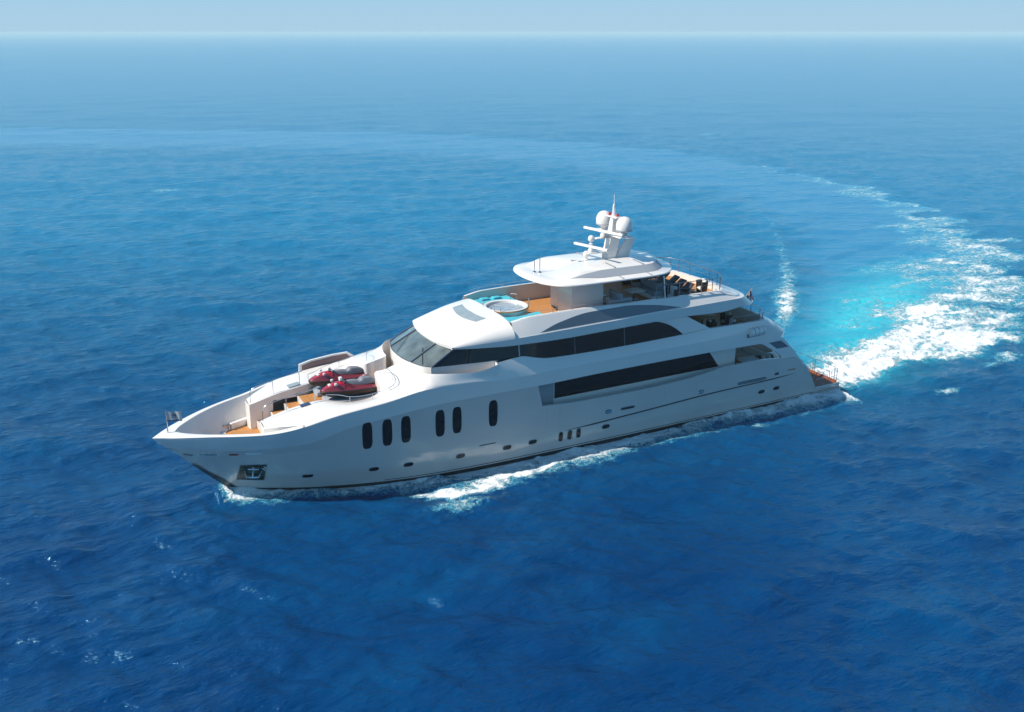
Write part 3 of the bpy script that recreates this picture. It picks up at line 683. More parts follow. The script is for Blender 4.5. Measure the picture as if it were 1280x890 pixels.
# main deck recess: saloon wall, side deck and long window
mw = MB(); x = np.linspace(17.66, 33.4, 40); bw = 3.25
mw.grid([[(float(a), -bw, 2.9) for a in x], [(float(a), -bw, 5.05) for a in x]])
mw.grid([[(17.98, -4.11, 2.9), (17.66, -4.12, 4.80)], [(17.98, -bw, 2.9), (17.66, -bw, 4.95)]])
mw.grid([[(33.4, -bw, 2.9), (33.4, -bw, 4.9)], [(33.4, 0, 2.9), (33.4, 0, 4.9)]])
mw.mirror(); build('main_saloon_wall', mw, WHITE, yacht)
rp = MB(); rp.grid([[(17.70, -3.9, 2.9), (17.66, -3.9, 5.0)], [(17.74, -3.62, 2.9), (17.72, -3.62, 5.0)], [(17.95, -3.30, 2.9), (17.93, -3.30, 5.0)], [(18.4, -bw - .015, 2.9), (18.4, -bw - .015, 5.0)], [(19.22, -bw - .015, 2.9), (19.22, -bw - .015, 5.0)]]); sym('recess_shade', rp, GREYW, yacht)  # grey plate: deep shade of the recess wall put into its colour
sdm = MB(); x = np.linspace(17.66, 38.3, 50)
sdm.grid([[(float(a), -float(KS.b(a)), float(KS.z(a))) for a in x], [(float(a), -float(KS.b(a)) + .16, float(KS.z(a)) + .005) for a in x], [(float(a), -float(KS.b(a)) + .18, 2.6) for a in x]])
sym('main_bulwark_liner', sdm, WHITE, yacht)
md = MB(); md.box(17.7, 38.3, -3.95, 3.95, 2.5, 2.6); build('main_deck', md, TEAK, yacht)
for sgn in (-1, 1):
    g = MB(); xs = np.linspace(0, 1, 30); lo = []; hi = []
    for s_ in xs:
        lo.append((19.28 + (32.0-19.28)*s_, sgn*(bw+.02), 3.41 + .10*s_)); hi.append((19.28 + (31.1-19.28)*s_, sgn*(bw+.02), 4.70 + .03*s_))
    g.grid([lo, hi]); build('saloon_window', g, GLASS, yacht)

# after buttresses between upper slab and main bulwark, with a tinted light in each
bu = MB(); 
for y0, y1 in ((-3.86, -3.70),):
    A = [(34.9, 4.95), (37.0, 4.97), (38.0, 4.0), (38.9, 3.02), (37.0, 3.5), (36.9, 3.72), (36.35, 4.12)]
    f0 = [(a, y0, z_) for a, z_ in A]; f1 = [(a, y1, z_) for a, z_ in A]; n = len(A)
    bu.add(f0 + f1, [tuple(range(n)), tuple(range(2*n-1, n-1, -1))] + [(k, (k+1) % n, n + (k+1) % n, n + k) for k in range(n)])
sym('buttress', bu, WHITE, yacht)
bi = MB(); A = [(35.75, 4.80), (36.78, 4.82), (37.55, 4.27), (36.5, 4.27)]; bi.ngon([(a, -3.875, z_) for a, z_ in A]); sym('buttress_window', bi, TINT, yacht)
# transom between the two stairways
tr = MB(); 
def trow(xc, xe, b_, z_, n=16):
    return [(xc + (xe-xc)*abs(math.cos(a))**.5, b_*math.copysign(abs(math.sin(a))**.7, math.sin(a)), z_) for a in np.linspace(-math.pi/2, math.pi/2, n)]
rt = [trow(37.2, 38.3, 2.6, 3.45), trow(37.3, 38.5, 2.62, 3.35), trow(38.2, 39.6, 2.66, 2.0), trow(38.9, 40.5, 2.7, .66)]
tr.grid(rt); tr.grid([rt[0], trow(37.0, 38.0, 2.4, 3.45)]); tr.grid([trow(37.0, 38.0, 2.4, 3.45), trow(37.0, 38.0, 2.4, 2.6)])
build('transom', tr, WHITE, yacht, ang=30)
tg = MB(); tg.grid([[(a + .015, b, c) for a, b, c in trow(37.72, 39.02, 2.2, 2.75)[3:-3]], [(a + .015, b, c) for a, b, c in trow(38.5, 40.0, 2.2, 1.35)[3:-3]]]); build('transom_window', tg, TINT, yacht)
for k in range(6):
    for sgn in (-1, 1):
        ss = MB(); sr = MB()
        ss.box(38.1 + k*.42, 38.56 + k*.42, min(sgn*2.6, sgn*3.72), max(sgn*2.6, sgn*3.72), 2.6 - .32*(k+1) - .02 + .0, 2.6 - .32*(k+1) + .3*0 + .0)
        sr.box(38.1 + k*.42, 38.54 + k*.42, min(sgn*2.6, sgn*3.72), max(sgn*2.6, sgn*3.72), .3, 2.6 - .32*(k+1) - .022)
        build('stern_stair_tread', ss, TEAKX, yacht); build('stern_stair_riser', sr, GREYW, yacht)
hi_ = MB(); xq = np.linspace(37.6, 40.56, 20)
hi_.grid([[(float(a), -3.66, arcz(a) - .01) for a in xq], [(float(a), -3.66, .6) for a in xq]]); hi_.grid([[(float(a), -float(K3.b(a)) + .005, arcz(a)) for a in xq], [(float(a), -3.66, arcz(a) - .01) for a in xq]]); sym('quarter_liner', hi_, WHITE, yacht)
# swim platform
sp_ = MB(); sp_.box(40.3, 42.98, -3.62, 3.62, .40, .655)
pl = build('swim_platform', sp_, TEAKR, yacht)
pe = MB(); pe.tube([(40.6, -3.69, .63), (42.75, -3.68, .65), (42.97, -3.6, .66), (43.03, -3.3, .66), (43.03, 3.3, .66), (42.97, 3.6, .66), (42.75, 3.68, .65), (40.6, 3.69, .63)], .05, n=8); build('platform_edge', pe, WHITE, pl)
tb_ = MB(); tb_.box(42.80, 42.95, -3.4, 3.4, .66, .76); build('toe_rail', tb_, TEAKR, pl)

# hull windows, portholes and fittings
def on_hull(x_, z_, off): return (x_, -(hull_b(x_, z_) + off), z_)
def hull_oval(cx, cz, w_, h_, p, off, n=26, lean=0):
    out = []
    for k in range(n):
        a = 2*math.pi*k/n; c, s = math.cos(a), math.sin(a)
        dx = w_/2*math.copysign(abs(c)**p, c); dz = h_/2*math.copysign(abs(s)**p, s); out.append((cx + dx + lean*dz, cz + dz))
    return out
def hull_disc(cx, cz, w_, h_, p, off, m, name, frame=None, lean=0, parent=None):
    for sgn in (1, -1):
        ol = hull_oval(cx, cz, w_, h_, p, off, lean=lean); mb = MB(); rows = []
        for f in (1, .8, .55, .3, .02): rows.append([on_hull(cx + (a-cx)*f, cz + (c-cz)*f, off) for a, c in ol])
        mb.grid(rows, closed=True)
        fm = MB(); r1_ = [on_hull(a, c, off + .012) for a, c in ol]; r0 = [on_hull(cx + (a-cx)*(1 + .07/w_), cz + (c-cz)*(1 + .07/h_), -.004) for a, c in ol]; r2 = [on_hull(cx + (a-cx)*(1 - .03/w_), cz + (c-cz)*(1 - .03/h_), off*.5) for a, c in ol]
        fm.grid([r0, r1_, r2], closed=True)
        if sgn < 0:
            mb.v = [(a, -b, c) for a, b, c in mb.v]; fm.v = [(a, -b, c) for a, b, c in fm.v]
        o = build(name, mb, m, yacht)
        if frame: build('window_frame', fm, frame, o)
for x_ in (6.95, 8.1, 9.2, 11.27, 12.33, 14.65):
    hull_disc(x_, 3.53 + .006*(x_-7), .60, 1.68, .55, .014, GLASS, 'hull_window', HULLW)
for x_, z_ in ((3.75,1.2),(7.35,1.25),(9.35,1.23),(12.55,1.2),(15.6,1.15),(17.35,1.17),(22.6,1.2),(35.4,1.32),(36.75,1.34)):
    hull_disc(x_, z_, .56, .27, .7, .012, GLASS, 'porthole', DSTEEL)
for x_ in (19.32, 19.96, 20.6): hull_disc(x_, 1.14, .30, .62, .6, .012, GLASS, 'porthole', DSTEEL)
for x_, z_ in ((22.75, 2.2), (30.05, 2.28)): hull_disc(x_, z_, .42, .22, .8, .02, STEEL, 'mooring_fairlead', STRIPE)
hull_disc(24.2, 2.2, 1.05, .15, .5, .012, STRIPE, 'vent_slot', DSTEEL)
hull_disc(14.3, 1.62, 1.1, .07, .5, .012, STRIPE, 'vent_slot', HULLW)
hull_disc(34.4, 2.30, 2.5, .15, .4, .02, DSTEEL, 'vent_slot', STRIPE, lean=.0)
hull_disc(36.6, 2.46, .36, .16, .5, .012, STRIPE, 'porthole', DSTEEL)
hull_disc(-2.25, 2.88, .45, .10, .6, .012, STRIPE, 'bow_fairlead', DSTEEL)
hull_disc(-1.3, 3.02, .85, .11, .5, .02, STEEL, 'bow_fairlead', None)
hull_disc(-.05, 3.0, .42, .10, .6, .012, STRIPE, 'bow_fairlead', REDL)
hull_disc(.95, 3.02, .85, .13, .5, .03, WHITE, 'bow_fairlead', STEEL)
# anchor pocket with anchor
for sgn in (1, -1):
    def qh(x_, z_, o_): p_ = on_hull(x_, z_, o_); return (p_[0], p_[1]*sgn, p_[2])
    ap = MB(); C4 = [(.28, 2.18), (1.62, 2.16), (1.55, .92), (.16, .98)]
    loop = []
    for (a, b) in zip(C4, C4[1:] + C4[:1]):
        for k in range(6): loop.append((a[0] + (b[0]-a[0])*k/6, a[1] + (b[1]-a[1])*k/6))
    ap.grid([[qh(cx, cz, .012) for cx, cz in [((a-.9)*f + .9, (c-1.55)*f + 1.55) for a, c in loop]] for f in (1, .66, .33, .02)], closed=True)
    pk = build('anchor_pocket', ap, mat('pocket_steel', (.05, .07, .06), rough=.25, metal=.6, var=(2.5, .5)), yacht)
    fm = MB(); fm.grid([[qh((a-.9)*f + .9, (c-1.55)*f + 1.55, o_) for a, c in loop] for f, o_ in ((1.06, 0), (1.03, .03), (.98, .014))], closed=True); build('pocket_frame', fm, DSTEEL, pk)
    an = MB(); A = Vector(qh(.95, 2.05, .10)); B = Vector(qh(.92, 1.25, .14))
    an.tube([A, B], .055, n=8); an.tube([Vector(qh(.5, 1.75, .10)), Vector(qh(.62, 1.28, .16)), B, Vector(qh(1.22, 1.26, .16)), Vector(qh(1.36, 1.72, .10))], [.02, .06, .09, .06, .02], n=8)
    an.tube([Vector(qh(.66, 1.9, .12)), Vector(qh(1.2, 1.88, .12))], .035, n=6)
    build('anchor', an, STEEL, pk)
# panel seams on the topsides
SEAM = mat('seam_grey', (.28, .29, .31), rough=.4)
for x_ in (18.3, 19.2, 27.0, 29.6):
    za = 3.22; sm = MB()
    sm.grid([[on_hull(x_ - .008, z_, .004) for z_ in np.linspace(2.2, za, 8)], [on_hull(x_ + .008, z_, .004) for z_ in np.linspace(2.2, za, 8)]])
    sym('panel_seam', sm, SEAM, yacht)

# fore well fittings: windlasses, bollards, lockers
for (x_, y_) in ((-.15, -.35), (-.15, .45)):
    wl_ = MB()
    wl_.lathe((x_, y_, 3.0), [(0, .0), (.2, 0), (.2, .12), (.10, .16), (.09, .34), (.17, .42), (.15, .5), (0, .52)], 16)
    wl_.tube([(x_, y_, 3.1), (x_ - .7, y_*.7, 3.08), (x_ - 1.2, y_*.5, 3.06)], .035, n=6)
    build('windlass', wl_, STEEL, yacht)
for (x_, y_) in ((.3, 1.75), (.3, -1.75), (-.9, .72), (-.9, -.72)):
    bo = MB()
    for dx in (-.13, .13): bo.lathe((x_ + dx, y_, 3.0), [(0, 0), (.06, 0), (.05, .30), (.085, .33), (.085, .37), (0, .4)], 12)
    bo.box(x_ - .22, x_ + .22, y_ - .09, y_ + .09, 3.0, 3.04)
    build('bollard', bo, STEEL, yacht)
M1 = Matrix.Translation((1.1, 2.12, 3.0)) @ Matrix.Rotation(R(22), 4, 'Z'); lk = MB(); lk.rbox(-.65, .65, -.16, .16, 0, .38, .05, M1); sym('deck_locker', lk, WHITE, yacht)
M2 = Matrix.Translation((-1.0, 1.0-.22, 3.0)) @ Matrix.Rotation(R(36), 4, 'Z'); lk = MB(); lk.rbox(-.4, .4, -.1, .1, 0, .3, .05, M2); sym('deck_locker', lk, WHITE, yacht)


# rails round the tender bay and pods
def rail(name, pts, posts, h0, r=.022, mids=(), n=5, m=STEEL):
    mb = MB(); mb.tube(pts, r, n=6)
    for (px_, py_, pz0, pz1) in posts: mb.tube([(px_, py_, pz0), (px_, py_, pz1)], r*.85, n=6)
    for q in mids: mb.tube(q, r*.6, n=5)
    return build(name, mb, m, yacht, ang=60)
for sgn in (1, -1):
    pts = [(1.75, sgn*1.55, 4.55), (1.75, sgn*1.55, 5.15), (1.9, sgn*1.55, 5.38)] + [tuple(q) for q in spline([(2.1, sgn*1.55, 5.48), (3.3, sgn*1.55, 5.75), (4.9, sgn*1.6, 5.98)], 4)]
    rail('pod_rail', pts, [(3.1, sgn*1.55, 4.88, 5.70), (4.7, sgn*1.6, 5.1, 5.95)], 0)
bp_ = spline([(5.3, -1.9, 5.62), (5.9, -2.25, 5.62), (6.4, -2.75, 5.60), (7.2, -3.1, 5.66), (8.4, -3.2, 5.85), (9.1, -2.9, 6.1), (9.1, -1.9, 6.45), (8.75, -1.2, 6.55)], 5)
for sgn in (1, -1):
    rail('bay_rail', [(a, b*sgn, c) for a, b, c in bp_], [(5.3, -1.9*sgn, 5.15, 5.62), (6.4, -2.75*sgn, 5.2, 5.6), (7.6, -3.15*sgn, 5.3, 5.7), (8.6, -3.15*sgn, 5.6, 5.92), (9.1, -2.3*sgn, 6.0, 6.3), (8.75, -1.2*sgn, 6.05, 6.55)], 0, r=.018)
# deck hatch panes on the pods
hh = MB(); hh.box(0, .55, -.18, .18, 0, .02, Matrix.Translation((3.85, -1.62, 5.085)) @ Matrix.Rotation(R(-10), 4, 'Y')); build('deck_hatch', hh, mat('blue_hatch', (.03, .06, .12), rough=.1, coat=.5), yacht)
hh = MB(); hh.box(0, .7, -.25, .25, 0, .02, Matrix.Translation((4.0, 1.75, 5.10)) @ Matrix.Rotation(R(-9), 4, 'Y')); build('deck_hatch', hh, HATCH, yacht)
# raised fold-out bulwark on the starboard side of the bay
fb = MB(); A = [(5.25, 5.08), (5.3, 5.62), (6.0, 5.80), (7.4, 5.95), (8.4, 5.98), (8.9, 5.62)]; n = len(A)
f0 = [(a, 3.98, z_) for a, z_ in A]; f1 = [(a, 3.84, z_) for a, z_ in A]
fb.add(f0 + f1, [tuple(range(n)), tuple(range(2*n-1, n-1, -1))] + [(k, (k+1) % n, n + (k+1) % n, n + k) for k in range(n)]); fbo = build('bulwark_door', fb, WHITE, yacht)
fq = MB(); A = [(5.42, 5.14), (5.46, 5.54), (6.05, 5.70), (7.4, 5.85), (8.3, 5.88), (8.6, 5.6)]; fq.ngon([(a, 3.832, z_) for a, z_ in A]); build('door_panel', fq, mat('door_brown', (.20, .12, .12), rough=.5), fbo)
# ski cradle
ck = MB(); ck.rbox(5.5, 8.45, -1.5, -.1, 4.62, 4.88, .06); ck.rbox(5.4, 8.35, .5, 1.9, 4.62, 4.88, .06); build('ski_cradle', ck, GREYW, yacht)

# ------------------------------------------------------------------ jet skis
def make_ski(label, loc, rz):
    t_ = thing('jet_ski', label, 'jet ski', loc, 'jet skis stowed in the foredeck bay')
    t_.rotation_euler = (0, 0, rz)
    L_ = 3.5; hb = MB(); rows = []
    prof = [(-1.75,.02,.46,.52),(-1.6,.20,.30,.56),(-1.2,.40,.14,.58),(-.6,.54,.04,.56),(.2,.60,.0,.53),(1.0,.60,.0,.50),(1.6,.56,.04,.48),(1.72,.5,.12,.46)]
    pr = spline(prof, 4)
    def sec(x_, b_, zk, zs): return [(x_, -b_, zs), (x_, -b_*.96, zs*.55 + zk*.45), (x_, -b_*.62, zk + .06), (x_, 0, zk), (x_, b_*.62, zk + .06), (x_, b_*.96, zs*.55 + zk*.45), (x_, b_, zs)]
    rows = [sec(*q) for q in pr]; hb.grid(rows); hb.ngon(rows[-1][::-1]); local('hull', hb, BLACKP, t_)
    db = MB()
    def dk(x_, b_, zk, zs):
        hc = float(pchip([-1.75, -1.3, -.7, -.2, .4, 1.2, 1.72], [.54, .74, .93, .86, .66, .60, .50], x_)); inn = float(np.interp(x_, [-1.75, -1.0, -.3, .2, 1.7], [.6, .62, .5, .34, .34]))
        return [(x_, -b_*1.04, zs - .05), (x_, -b_*1.04, zs + .04), (x_, -b_*.86, zs + .07), (x_, -b_*inn, zs + .08 + (hc-zs)*.75), (x_, 0, hc), (x_, b_*inn, zs + .08 + (hc-zs)*.75), (x_, b_*.86, zs + .07), (x_, b_*1.04, zs + .04), (x_, b_*1.04, zs - .05)]
    rows = [dk(*q) for q in pr]; db.grid(rows); db.ngon(rows[-1][::-1]); local('deck', db, MAROON, t_, ang=28)
    hood = MB(); rows = []
    for k in range(12):
        x_ = -1.72 + 1.35*k/11; b_ = float(np.interp(x_, [q[0] for q in pr], [q[1] for q in pr])); zt = float(pchip([-1.75, -1.4, -.9, -.4, -.3], [.56, .76, .98, 1.02, .95], x_))
        rows.append([(x_, b_*.74*math.sin(a), .56 + (zt-.56)*max(0, math.cos(a))**.8) for a in np.linspace(-math.pi/2, math.pi/2, 13)])
    hood.grid(rows); local('hood', hood, REDP, t_, ang=35)
    sm_ = MB(); sm_.rbox(-1.25, -1.08, -.14, .14, .78, .90, .03); local('vent', sm_, FLAGW, t_)
    hbz = MB(); hbz.tube([(-.34, -.40, 1.08), (-.42, -.2, 1.14), (-.46, 0, 1.15), (-.42, .2, 1.14), (-.34, .40, 1.08)], .03, n=6); hbz.tube([(-.55, 0, .9), (-.45, 0, 1.15)], .06, n=8); hbs = local('handlebar', hbz, BLACKP, t_)
    mi = MB(); mi.rbox(-.60, -.42, -.13, .13, 1.05, 1.24, .05); local('instrument_pod', mi, FLAGW, t_)
    for sgn in (1, -1):
        mr = MB(); mr.rbox(-.98, -.84, sgn*.38 - .07, sgn*.38 + .07, .92, 1.04, .03); local('mirror', mr, FLAGW, t_)
    se = MB(); rows = []
    for k in range(22):
        x_ = -.25 + 1.75*k/21; zt = float(pchip([-.25, 0, .35, .55, .75, 1.2, 1.5], [.98, .99, .96, .92, 1.06, 1.02, .90], x_)); wd_ = float(pchip([-.25, .1, .8, 1.5], [.13, .19, .24, .20], x_))
        rows.append([(x_, -wd_*1.1, .66), (x_, -wd_*1.05, zt - .10), (x_, -wd_*.75, zt - .02), (x_, 0, zt), (x_, wd_*.75, zt - .02), (x_, wd_*1.05, zt - .10), (x_, wd_*1.1, .66)])
    se.grid(rows); se.ngon(rows[-1][::-1]); se.ngon(rows[0]); local('seat', se, SEATG, t_, ang=40)
    bm_ = MB(); x = [q[0] for q in pr]; bm_.tube([(q[0], -q[1]*1.06, q[3] - .01) for q in pr], .028, n=6); bm_.tube([(q[0], q[1]*1.06, q[3] - .01) for q in pr], .028, n=6); local('bumper', bm_, BLACKP, t_)
    return t_
ski = make_ski('red and black jet ski with grey seat on the port cradle, nearer the viewer', (7.0, -.80, 4.88), R(0))
dup(ski, (6.9, 1.20, 4.88), 0, 'red jet ski with grey seat on the starboard cradle, behind the nearer one')

# ------------------------------------------------------------------ hot tub and sun pads
tub = MB(); TC = (17.55, 0, 7.96)
tub.lathe(TC, [(1.34, 0), (1.36, .62), (1.42, .74), (1.40, .84), (1.30, .86), (1.22, .82), (1.18, .60), (1.14, .55)], 48)
tb0 = build('hot_tub', tub, WHITE, yacht, ang=40)
wt = MB(); wt.lathe(TC, [(1.17, .68), (.8, .68), (.4, .68), (.01, .68)], 40); build('tub_water', wt, POOLW, tb0)
rm = MB(); rm.lathe(TC, [(1.42, .745), (1.46, .78), (1.44, .83)], 48); build('tub_rim', rm, TEAKX, tb0)
for a0 in (150, 215, 35, 330):
    hr_ = MB(); ca, sa = math.cos(R(a0)), math.sin(R(a0)); cb, sb = math.cos(R(a0+16)), math.sin(R(a0+16))
    hr_.tube([(TC[0] + 1.44*ca, 1.44*sa, 8.78), (TC[0] + 1.46*ca, 1.46*sa, 9.18), (TC[0] + 1.46*cb, 1.46*sb, 9.18), (TC[0] + 1.44*cb, 1.44*sb, 8.78)], .022, n=6); build('hand_rail', hr_, STEEL, tb0)
def sunpad(name, sgn, label):
    t_ = thing(name, label, 'sun pad', (17.6, sgn*2.35, 7.96), 'turquoise sun pads beside the hot tub')
    bs0 = MB(); 
    inn = [(16.35, .75), (16.5, 1.0), (17.0, 1.42), (17.6, 1.52), (18.2, 1.45), (18.6, 1.2), (19.3, 1.05)]
    outr = [(16.35, 3.18), (16.6, 3.2), (17.0, 3.22), (17.6, 3.24), (18.2, 3.25), (18.7, 3.25), (19.3, 3.26)]
    def ringz(z_, ins): 
        return [(a - 17.6 + (ins if k == 0 else (-ins if k == len(inn)-1 else 0)), sgn*(b + ins) - sgn*2.35, z_) for k, (a, b) in enumerate(inn)] + [(a - 17.6 + (ins if k == 0 else (-ins if k == len(outr)-1 else 0)), sgn*(b - ins) - sgn*2.35, z_) for k, (a, b) in reversed(list(enumerate(outr)))]
    rws = [ringz(0, .0), ringz(.36, .0)]; bs0.grid(rws, closed=True); bs0.ngon(rws[-1]); local('base', bs0, WHITE, t_)
    cu = MB(); rws = [ringz(.365, .03), ringz(.48, .02), ringz(.53, .07)]; cu.grid(rws, closed=True); cu.ngon(rws[-1]); local('cushion', cu, TURQ, t_)
    for q in (-.5, .35): 
        pp = MB(); pp.rbox(q, q + .6, sgn*.45 - .22, sgn*.45 + .22, .53, .66, .08); local('pillow', pp, TURQ, t_)
sunpad('sun_pad', -1, 'turquoise sun pad on the port side of the round hot tub')
sunpad('sun_pad', 1, 'turquoise sun pad against the starboard bulwark behind the hot tub')

# ------------------------------------------------------------------ hard top, bar housing, mast
HT = [(18.75,0),(18.82,.9),(19.02,1.8),(19.35,2.5),(19.85,3.05),(20.7,3.34),(22,3.42),(24.5,3.44),(26.6,3.40),(27.6,3.05),(28.4,2.3),(29.0,1.2),(29.2,0)]
hh_ = spline(HT, 5)
def ht_loop(ins, z_, edge=0):
    P2 = hh_; out = []
    n = len(P2)
    for k in range(n):
        a = P2[max(k-1, 0)]; b = P2[min(k+1, n-1)]; tdir = np.array([b[0]-a[0], b[1]-a[1]]); tdir /= np.linalg.norm(tdir); nrm = np.array([tdir[1], -tdir[0]])
        q = np.array(P2[k]) + nrm*ins; 
        if k in (0, n-1): q[1] = 0
        out.append((q[0], max(q[1], 0), z_))
    return [(a, -b, c) for a, b, c in out] + [(a, b, c) for a, b, c in reversed(out[1:-1])]
def crown(lp): return [(a, b, c + .10*(1 - (b/3.4)**2)) for a, b, c in lp]
hb_ = MB(); r_ = [ht_loop(.9, 10.32), ht_loop(.10, 10.37), ht_loop(.0, 10.44), ht_loop(.02, 10.50), ht_loop(.12, 10.55), crown(ht_loop(.62, 10.56))]
hb_.grid(r_, closed=True); hb_.ngon(r_[0])
def plat(lp, h):
    return [(max(a, 20.2) if False else a, b, c + h*float(sstep(20.3, 23.0, np.array(a + .5*abs(b))))) for a, b, c in lp]
rA = crown(ht_loop(.62, 10.56)); rB = plat(crown(ht_loop(1.02, 10.50)), .44); rC = plat(crown(ht_loop(1.14, 10.50)), .47)
hb_.grid([rA, rB, rC], closed=True)
rows = [rC]
cx0 = 24.2
for f in (.7, .4, .15, .01): 
    rows.append([(cx0 + (a-cx0)*f, b*f, 10.51 + .10*(1-(b*f/3.4)**2) + .48*float(sstep(20.3, 23.0, np.array(cx0 + (a-cx0)*f + .5*abs(b*f))))) for a, b, c in rC])
hb_.grid(rows, closed=True)
htop = build('hardtop', hb_, WHITE, yacht, ang=40)
HG = mat('hardtop_grey', (.36, .375, .40), rough=.5)
bnd = MB(); lo = []; hi = []
for a_, c_ in zip(rA[:len(hh_)], rB[:len(hh_)]):
    if 20.6 < a_[0] < 28.0 and a_[1] < 0:
        w0 = float(np.interp(a_[0], [20.6, 23.0, 28.0], [.0, 1.0, 1.0])); A_ = Vector(a_); C_ = Vector(c_); m_ = (A_ + C_)/2 + Vector((0, -.010, .012))
        lo.append(tuple(m_ + (A_ - C_)*.49*w0)); hi.append(tuple(m_ - (A_ - C_)*.49*w0))
bnd.grid([lo, hi]); sym('roof_band', bnd, HG, htop)
for x_ in (24.0, 26.1):
    gv = MB(); gv.grid([[(x_ - .07, 3.36, 10.556), (x_ - .07, 2.78, 10.60), (x_ - .07, 2.34, 11.06), (x_ - .07, 1.2, 11.12)], [(x_ + .07, 3.36, 10.556), (x_ + .07, 2.78, 10.60), (x_ + .07, 2.34, 11.06), (x_ + .07, 1.2, 11.12)]])
    sym('roof_joint', gv, GREYW, htop)
bar = MB(); bar.box(21.15, 23.45, -1.95, -.25, 7.96, 10.3); bar.box(21.6, 23.2, .55, 1.55, 7.96, 10.3); bar.box(23.2, 23.45, -.25, 1.55, 7.96, 10.3)
build('hardtop_housing', bar, WHITE, yacht)
hl = MB()
hl.box(21.6, 23.19, .545, .55, 8.05, 10.25)
for k in range(9): hl.box(21.62 + k*.17, 21.68 + k*.17, .515, .547, 8.1, 10.2)
build('louvre', hl, GREYW, yacht)
pt_ = MB()
pt_.tube([(27.2, 3.38, 8.9), (27.15, 3.2, 10.3)], .045, n=8)
sym('hardtop_post', pt_, STEEL, yacht)
# mast
mb = MB()
def prism(mb, sec0, sec1):
    mb.grid([sec0, sec1], closed=True); mb.ngon(sec0[::-1]); mb.ngon(sec1)
def rect(x0, x1, b_, z_, ch=.06): return [(x0, -b_+ch, z_), (x0+ch, -b_, z_), (x1-ch, -b_, z_), (x1, -b_+ch, z_), (x1, b_-ch, z_), (x1-ch, b_, z_), (x0+ch, b_, z_), (x0, b_-ch, z_)]
prism(mb, rect(24.55, 25.35, .30, 10.85), rect(24.95, 25.80, .30, 12.6)); prism(mb, rect(24.98, 25.60, .26, 12.6), rect(25.12, 25.50, .16, 13.7))
prism(mb, rect(25.25, 26.35, .22, 10.85), rect(26.25, 27.05, .10, 12.2))
mast = build('mast', mb, WHITE, yacht, ang=25)
ma = MB(); ma.rbox(24.75, 25.75, -1.65, 1.65, 12.62, 12.72, .1); ma.rbox(23.3, 24.9, -.28, .28, 11.5, 11.58, .06); ma.rbox(23.9, 25.0, -.2, .2, 12.40, 12.47, .06); ma.rbox(25.05, 25.6, -.62, .62, 13.70, 13.78, .06); build('mast_platform', ma, WHITE, mast)
for sgn in (1, -1):
    d_ = MB(); c_ = (25.35, sgn*1.2, 12.72)
    d_.lathe(c_, [(0, 0), (.22, 0), (.22, .18), (.40, .24), (.40, .26)] + [(.50, .32), (.53, .45), (.53, .66), (.49, .86), (.40, 1.02), (.26, 1.14), (.12, 1.19), (0.01, 1.2)], 28)
    do = build('radar_dome', d_, WHITE, mast, ang=60)
    g_ = MB(); g_.lathe(c_, [(.505, .30), (.535, .33), (.537, .38), (.52, .40)], 28); build('dome_band', g_, GREYW, do)
def scanner(c_, rot, L_):
    s_ = MB(); s_.lathe(c_, [(0, 0), (.20, 0), (.20, .12), (.13, .24), (0.01, .26)], 16); so_ = build('radar_scanner', s_, WHITE, mast)
    a_ = MB(); M_ = Matrix.Translation((c_[0], c_[1], c_[2] + .28)) @ Matrix.Rotation(R(rot), 4, 'Z'); a_.rbox(-L_/2, L_/2, -.09, .09, 0, .15, .04, M_); build('scanner_arm', a_, WHITE, so_)
scanner((23.65, 0, 11.58), -76, 3.0); scanner((24.55, 0, 12.50), -77, 3.5)
for c_ in ((23.35, .05, 11.25), (23.75, .15, 12.2)):
    d_ = MB(); d_.lathe(c_, [(0, -.14), (.16, -.13), (.03, -.02), (.06, .02), (.17, .06), (.21, .18), (.19, .32), (.10, .41), (.01, .43)], 18); build('search_light', d_, WHITE, mast, ang=60)
pm_ = MB(); pm_.tube([(25.3, 0, 13.75), (25.3, 0, 14.5), (25.32, 0, 14.55), (25.3, 0, 15.15)], [.11, .07, .03, .015], n=8); pm_.tube([(25.45, .12, 13.75), (25.45, .12, 14.5)], .02, n=5); pm_.tube([(25.2, -.3, 13.75), (25.2, -.3, 14.3)], .015, n=5); build('mast_pole', pm_, WHITE, mast)
for (x_, y_, z_) in ((25.2, .32, 13.78), (25.35, -.38, 13.78)):
    l_ = MB(); l_.lathe((x_, y_, z_), [(0, 0), (.08, 0), (.09, .1), (.06, .2), (0.01, .22)], 12); build('mast_lamp', l_, REDL, mast)
l_ = MB(); l_.lathe((28.0, 1.8, 10.6), [(0, 0), (.12, 0), (.12, .12), (.08, .26), (.01, .28)], 12); build('roof_lamp', l_, REDL, yacht)
for (x_, y_, hgt_) in ((20.0, .1, 1.0), (19.75, .35, .75)):
    aa = MB(); aa.lathe((x_, y_, 10.62), [(0, 0), (.12, 0), (.10, .05), (.03, .08), (.01, .1)], 12); aa.tube([(x_, y_, 10.62), (x_, y_, 10.62 + hgt_)], .028, n=6)
    build('whip_antenna', aa, STEEL, yacht)
for (x_, y_) in ((22.6, .3), (22.9, -.1)):
    hn = MB(); hn.tube([(x_ - .22, y_, 11.06), (x_ + .2, y_, 11.06)], [.09, .03], n=8); hn.tube([(x_, y_, 10.95), (x_, y_, 11.06)], .03, n=6)
    build('signal_horn', hn, STEEL, yacht)

